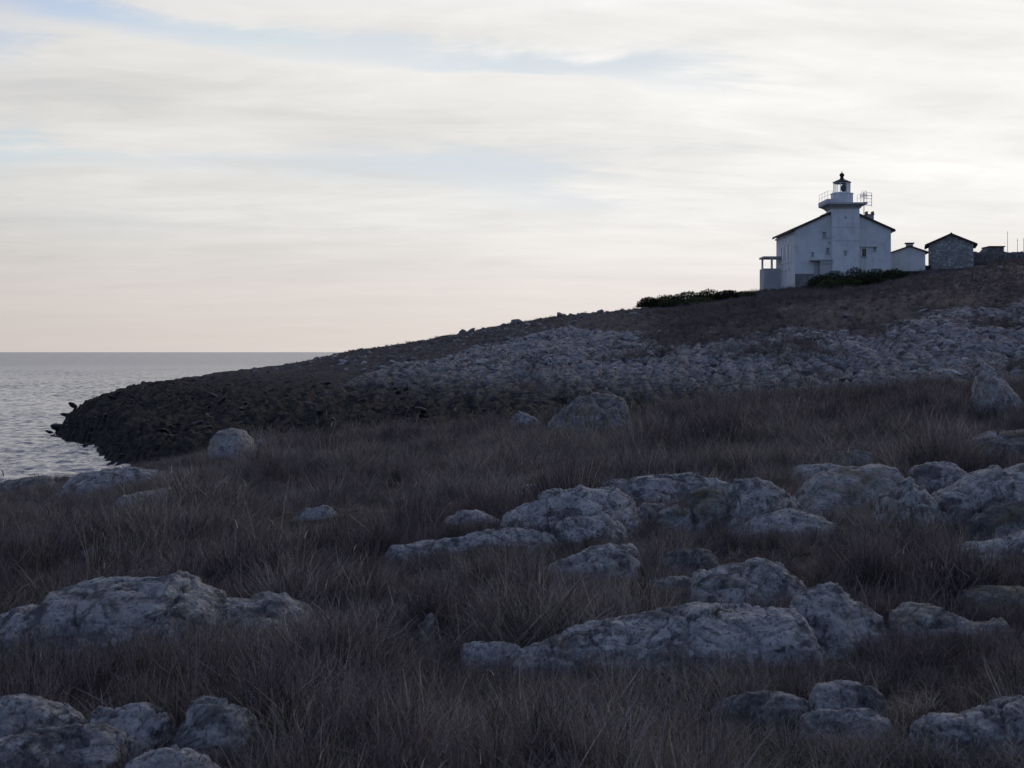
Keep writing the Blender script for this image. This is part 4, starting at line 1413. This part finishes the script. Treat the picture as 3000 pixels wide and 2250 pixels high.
def blade(g, root, length, az_, lean, droop, width, segs=4, tip=0.15):
    """one arching blade"""
    P = [np.array(root, float)]
    a = lean
    for i in range(segs):
        st = length / segs
        dirv = np.array([math.sin(a) * math.cos(az_), math.sin(a) * math.sin(az_), math.cos(a)])
        P.append(P[-1] + dirv * st)
        a += droop / segs
    W = np.linspace(1, tip, segs + 1) * width
    s = g.uniform(0, math.pi)
    side = np.array([math.cos(s), math.sin(s), 0.15 * g.normal()])
    side /= np.linalg.norm(side)
    return (np.array(P), W, side, g.uniform(0.15, 1.0))


def grass_tuft(seed, n=44, spread=0.30, wind=0.12):
    g = np.random.default_rng(seed)
    bl = []
    for _ in range(n):
        r = spread * math.sqrt(g.uniform())
        th = g.uniform(0, 6.283)
        root = (r * math.cos(th), r * math.sin(th), -0.04)
        az_ = th + g.normal(0, 0.9)
        bl.append(blade(g, root, g.uniform(0.45, 1.08), az_, abs(g.normal(0.14, 0.34)), g.uniform(0.05, 1.3) * (1.6 if g.uniform() < 0.2 else 1), g.uniform(0.009, 0.026)))
    return strips(bl, GRASS, 'tuft')


def tangle(seed, n=46):
    """flattened, criss-crossing old grass"""
    g = np.random.default_rng(seed)
    bl = []
    for _ in range(n):
        root = (g.normal(0, 0.28), g.normal(0, 0.28), g.uniform(-0.02, 0.18))
        bl.append(blade(g, root, g.uniform(0.4, 1.0), g.uniform(0, 6.283), g.uniform(0.5, 1.25), g.uniform(-0.2, 0.8), g.uniform(0.009, 0.022)))
    return strips(bl, GRASS, 'tangle')


def stalks(seed, n=4):
    g = np.random.default_rng(seed)
    bl = []
    for _ in range(n):
        root = (g.normal(0, 0.12), g.normal(0, 0.12), -0.03)
        b = blade(g, root, g.uniform(0.8, 1.25), g.uniform(0, 6.283), abs(g.normal(0.08, 0.2)), g.uniform(0.0, 1.3), 0.0095, 6, 0.5)
        bl.append(b)
        # drooping seed head
        bl.append(blade(g, b[0][-1], 0.14, g.uniform(0, 6.283), 0.3, 1.0, 0.020, 3, 0.2))
    return strips(bl, STALK, 'stalks')


def heather_tuft(seed, n=34):
    g = np.random.default_rng(seed)
    bl = []
    for _ in range(n):
        th, lean = g.uniform(0, 6.283), abs(g.normal(0.25, 0.38))
        b = blade(g, (g.normal(0, 0.10), g.normal(0, 0.10), -0.03), g.uniform(0.5, 0.95), th, lean, g.uniform(-0.3, 0.3), 0.011, 3, 0.45)
        bl.append(b)
        for k in range(3):
            p = b[0][1 + k % 3] * g.uniform(0.85, 1.0)
            bl.append(blade(g, p, g.uniform(0.12, 0.34), g.uniform(0, 6.283), lean + g.uniform(0.1, 0.6), -0.4, 0.010, 2, 0.4))
    return strips(bl, HEATH, 'heather')


def leafy(seed, n=420, mat=None):
    """dense evergreen clump of small leaves"""
    g = np.random.default_rng(seed)
    d = g.normal(size=(n, 3))
    d /= np.linalg.norm(d, axis=1, keepdims=True)
    d[:, 2] = np.abs(d[:, 2])
    r = 0.5 * g.uniform(0.45, 1.0, n) ** 0.5 * (1 + 0.25 * fbm(d[:, 0] * 2 + seed, d[:, 1] * 2, d[:, 2] * 2, 2, seed=seed))
    P = d * r[:, None]
    bl = []
    for p in P:
        bl.append(blade(g, p, g.uniform(0.05, 0.10), g.uniform(0, 6.283), g.uniform(0.2, 1.4), 0.3, g.uniform(0.03, 0.055), 2, 0.25))
    return strips(bl, mat or LEAF, 'leaf_clump')


KINDS = [grass_tuft(500 + k) for k in range(8)] + [tangle(520 + k) for k in range(4)] + [heather_tuft(540 + k) for k in range(4)] + [stalks(560 + k) for k in range(4)]


def clear_of_rocks(x, y, z, g):
    """keep the grass off bare rock, let it climb the buried foot; gives (keep, height to stand on, tallest growth)"""
    keep = np.ones(len(x), bool)
    cap = np.full(len(x), 9.0)
    foot = np.zeros(len(x), bool)
    z = z.copy()
    for xa, xb, ya, yb, xr, Yr, Zr, hh, cx, cy in FOOT:
        k = np.where((x > xa) & (x < xb) & (y > ya - 1.6) & (y < yb))[0]
        if not len(k):
            continue
        col_ = np.clip(np.round((x[k] - xr[0]) / (xr[-1] - xr[0]) * (len(xr) - 1)).astype(int), 0, len(xr) - 1)
        row_ = np.abs(Yr[:, col_] - y[k]).argmin(0)
        inside = (y[k] > Yr[0, col_]) & (y[k] < Yr[-1, col_])
        zr = np.where(inside, Zr[row_, col_], -99)
        e = zr - z[k]
        front = y[k] < cy
        lim = np.where(front, g.uniform(0.05, 0.36, len(k)), g.uniform(0.1, 0.3, len(k))) * hh
        keep[k] &= ~(e > lim)
        z[k] = np.where((e > 0) & (e <= lim), zr - 0.02, z[k])
        d = np.maximum(cy - y[k], 0)
        foot[k] |= front & (y[k] > ya - 0.35) & (y[k] > cy - 1.6)
        cap[k] = np.where(front, np.minimum(cap[k], np.where(y[k] < 11, 0.08, 0.05) + 0.22 * hh + 0.09 * d), cap[k])
    return keep, z, cap, foot


def height_of(y):
    return np.interp(y, [3, 7, 12, 20, 30, 40, 50], [0.20, 0.25, 0.30, 0.36, 0.44, 0.46, 0.5])


def sow(name, n, y0, y1, g, power, t=0.47, label=None):
    x, y = fan_points(n, y0, y1, -t, t, g, power)
    patch = fbm(x * 0.55, y * 0.45, x * 0, 3, seed=61)
    patch2 = fbm(x * 2.1, y * 1.6, x * 0, 2, seed=63)
    tus = 1 - np.minimum(worley(x * 1.5 / (0.6 + y / 25), y * 1.25 / (0.6 + y / 25), x * 0 + 0.5, 91)[0], 1.0)
    heath = fbm(x * 0.35, y * 0.22, x * 0, 3, seed=67)
    z = ground_z(x, y, True)
    keep, z, cap, foot = clear_of_rocks(x, y, z, g)
    keep &= g.uniform(0, 1, n) < np.where(foot, 1.0, np.clip(0.28 + 0.8 * tus + 0.8 * patch + 0.4 * patch2, 0.30, 1))
    keep &= z > 1.0
    x, y, z, patch, patch2, heath, cap, tus, foot = (a[keep] for a in (x, y, z, patch, patch2, heath, cap, tus, foot))
    m = len(x)
    h = height_of(y) * (0.22 + 1.30 * tus + 1.0 * patch + 0.4 * patch2) * g.uniform(0.6, 1.35, m)
    h = h * (1 - 0.62 * (1 - sstep(150, 300, bearing(x, y))) * sstep(17, 27, y))
    h = np.clip(h, 0.12, 0.85)
    h = np.minimum(h, np.maximum(cap, 0.05))
    h = np.where(foot, np.maximum(h, np.minimum(cap, 0.6) * g.uniform(0.45, 1.1, m)), h)
    kind = np.where(g.uniform(0, 1, m) < 0.58, g.integers(0, 8, m), g.integers(8, 12, m))
    kind = np.where(g.uniform(0, 1, m) < np.clip(0.28 + 1.5 * heath, 0.03, 0.85), g.integers(12, 16, m), kind)
    kind = np.where(g.uniform(0, 1, m) < 0.04, g.integers(16, 20, m), kind)
    hz_ = np.where(kind >= 16, h * 1.25, np.where(kind >= 12, h * 1.0, h))
    wide = np.maximum(h, 0.16) * g.uniform(0.9, 1.3, m)
    scatter(name, np.stack([x, y, z - 0.01], -1), np.stack([g.normal(0, 0.08, m), g.normal(0, 0.08, m), g.uniform(0, 6.28, m)], -1),
            np.stack([wide, wide, hz_], -1), kind, KINDS, label)


# little plants rooted in hollows of the rocks
bpy.context.view_layer.update()
for part_, u, v, wide, lb in (('wide flat pitted pale slab', 715, 617, 0.20, 'dark cushion of dry grass growing in a hollow on the wide pale slab'),
                              ('wide flat pitted pale slab', 742, 640, 0.12, 'tiny dry tuft in a crack of the wide pale slab, below the dark cushion'),
                              ('pointed middle hump', 182, 592, 0.16, 'dark tuft in the hollow under the peak of the long left outcrop'),
                              ('upright grey boulder with a dark hollow', 900, 497, 0.22, 'dark plant hanging in the hollow of the upright grey boulder')):
    ob_ = next(o for o in COL.objects if part_ in o.get('label', ''))
    o_ = Vector((0, 0, EYE)) - ob_.location
    d_ = Vector(((u - 512) / FPX, 1.0, -(v - HOR) / FPX)).normalized()
    hit, loc_, nor_, _i = ob_.ray_cast(o_, d_)
    if hit:
        t_ = put('grass_tuft', KINDS[12 + len(part_) % 4] if wide < 0.2 else KINDS[13], loc=loc_ + ob_.location - Vector((0, 0, 0.015)))
        t_.scale = (wide, wide, wide * 0.5)
        tag(t_, lb, 'grass tuft')
    else:
        print('missed', lb)

sow('grass', 22000, 3.0, 15, np.random.default_rng(201), 1.6, 0.5, 'dry brown grass and heather growing round the near boulders')
sow('crest_grass', 56000, 14, 50, np.random.default_rng(202), 1.7, 0.45, 'tall dry grass covering the near slope up to its crest')

# short growth on the far hillside
hx_, hy_ = fan_points(64000, 54, 172, -0.32, 0.47, np.random.default_rng(203), 1.7)
g = np.random.default_rng(204)
hz_ = ground_z(hx_, hy_, True)
rm = rock_mask(hx_, hy_)
pt_ = fbm(hx_ * 0.12, hy_ * 0.07, hx_ * 0, 4, seed=71)
pt2_ = fbm(hx_ * 0.45 - hy_ * 0.06, hy_ * 0.09, hx_ * 0, 4, 0.6, seed=73)
keep = (hz_ > 4.6 + 1.6 * pt_) & (g.uniform(0, 1, len(hx_)) < np.where(rm > 0.35, np.clip(0.26 + 1.9 * pt2_ + 0.5 * pt_, 0.03, 0.95), np.clip(0.75 + 0.7 * pt_, 0.2, 1)))
keep &= ~((hx_ > 27.4) & (hx_ < 50.5) & (hy_ > 147.0) & (hy_ < 159))
hx_, hy_, hz_, pt_ = hx_[keep], hy_[keep], hz_[keep], pt_[keep]
m = len(hx_)
rim = (1 - sstep(600, 690, bearing(hx_, hy_))) * sstep(88, 104, hy_)
hh = np.clip(g.lognormal(math.log(0.25), 0.35, m) * (1 + 0.5 * pt_) * (1 - 0.6 * rim), 0.08, 0.9)
kd = np.where(g.uniform(0, 1, m) < 0.8, g.integers(12, 16, m), g.integers(0, 12, m))
wd = hh * g.uniform(1.8, 3.2, m)
scatter('hillside_scrub', np.stack([hx_, hy_, hz_ - 0.02], -1), np.stack([g.normal(0, 0.1, m), g.normal(0, 0.1, m), g.uniform(0, 6.28, m)], -1),
        np.stack([wd, wd, hh], -1), kd, KINDS, 'low purple brown heath and grass covering the hillside below the lighthouse')

# small green tufts rooted on the rocks and at their cracks
CL = [leafy(600 + k) for k in range(4)]
CLH = [leafy(610 + k, 260, HEATH) for k in range(3)]


def bush(u, v0, v1, wpx, y, seed, label, group):
    x, yy, z = place_px(u, v1, y)
    zg = float(ground_z(x, yy, True))
    top = EYE - (v0 - HOR) / FPX * y
    hgt = max(0.35, top - zg)
    W = wpx / FPX * y
    root = empty('evergreen_bush', (x, yy, zg), label, 'bush', group)
    g = np.random.default_rng(seed)
    n = 3600
    th = g.uniform(0, 6.283, n)
    ph = np.arcsin(g.uniform(0, 1, n))
    d = np.stack([np.cos(ph) * np.cos(th), np.cos(ph) * np.sin(th), np.sin(ph)], -1)
    rr = g.uniform(0.03, 1, n) ** 0.45 * (0.95 + 0.16 * fbm(d[:, 0] * 2.3 + seed, d[:, 1] * 2.3, d[:, 2] * 2.3, 3, seed=seed))
    P = d * rr[:, None] * np.array([W / 2, W / 2.4, hgt])
    bl = [blade(g, p, g.uniform(0.10, 0.17), g.uniform(0, 6.283), g.uniform(0.2, 1.5), 0.4, g.uniform(0.09, 0.14), 2, 0.25) for p in P]
    put('foliage', strips(bl, LEAF, 'foliage'), root)
    st = Bm()
    for k in range(5):
        a = g.uniform(0, 6.283)
        st.tube((0, 0, -0.15), (0.28 * W * math.cos(a), 0.22 * W * math.sin(a), 0.55 * hgt), 0.05, 5, 0.02)
    st.build('stems', WOOD, root)


ORD = ['first', 'second', 'third', 'fourth', 'fifth', 'sixth']
for k, (u, v0, wpx) in enumerate([(650, 297, 30), (668, 294, 34), (688, 290.5, 38), (708, 289.5, 38), (728, 290, 36), (746, 291.5, 30), (672, 300, 30), (700, 297, 36)]):
    lb = ('dark evergreen bush in the skyline clump left of the lighthouse, %s from the left' % ORD[k]) if k < 6 else \
        ('low evergreen bush in front of the skyline clump, %s one' % ('left' if k == 6 else 'right'))
    bush(u, v0, v0 + 14, wpx, 143 - (k > 5) * 2.5, 700 + k, lb, 'bushes left of the lighthouse')
for k, (u, v0, wpx) in enumerate([(820, 274, 28), (836, 269.5, 34), (856, 267.5, 36), (876, 268, 36), (895, 269, 32), (910, 271.5, 26), (830, 279, 30), (850, 277, 34), (872, 277, 32)]):
    lb = ('dark evergreen bush against the foot of the lighthouse, %s from the left' % ORD[k]) if k < 6 else \
        ('low evergreen bush in front of the lighthouse hedge, %s from the left' % ORD[k - 6])
    bush(u, v0, v0 + 14, wpx, 145.2 - (k > 5) * 1.8, 720 + k, lb, 'bushes at the foot of the lighthouse')
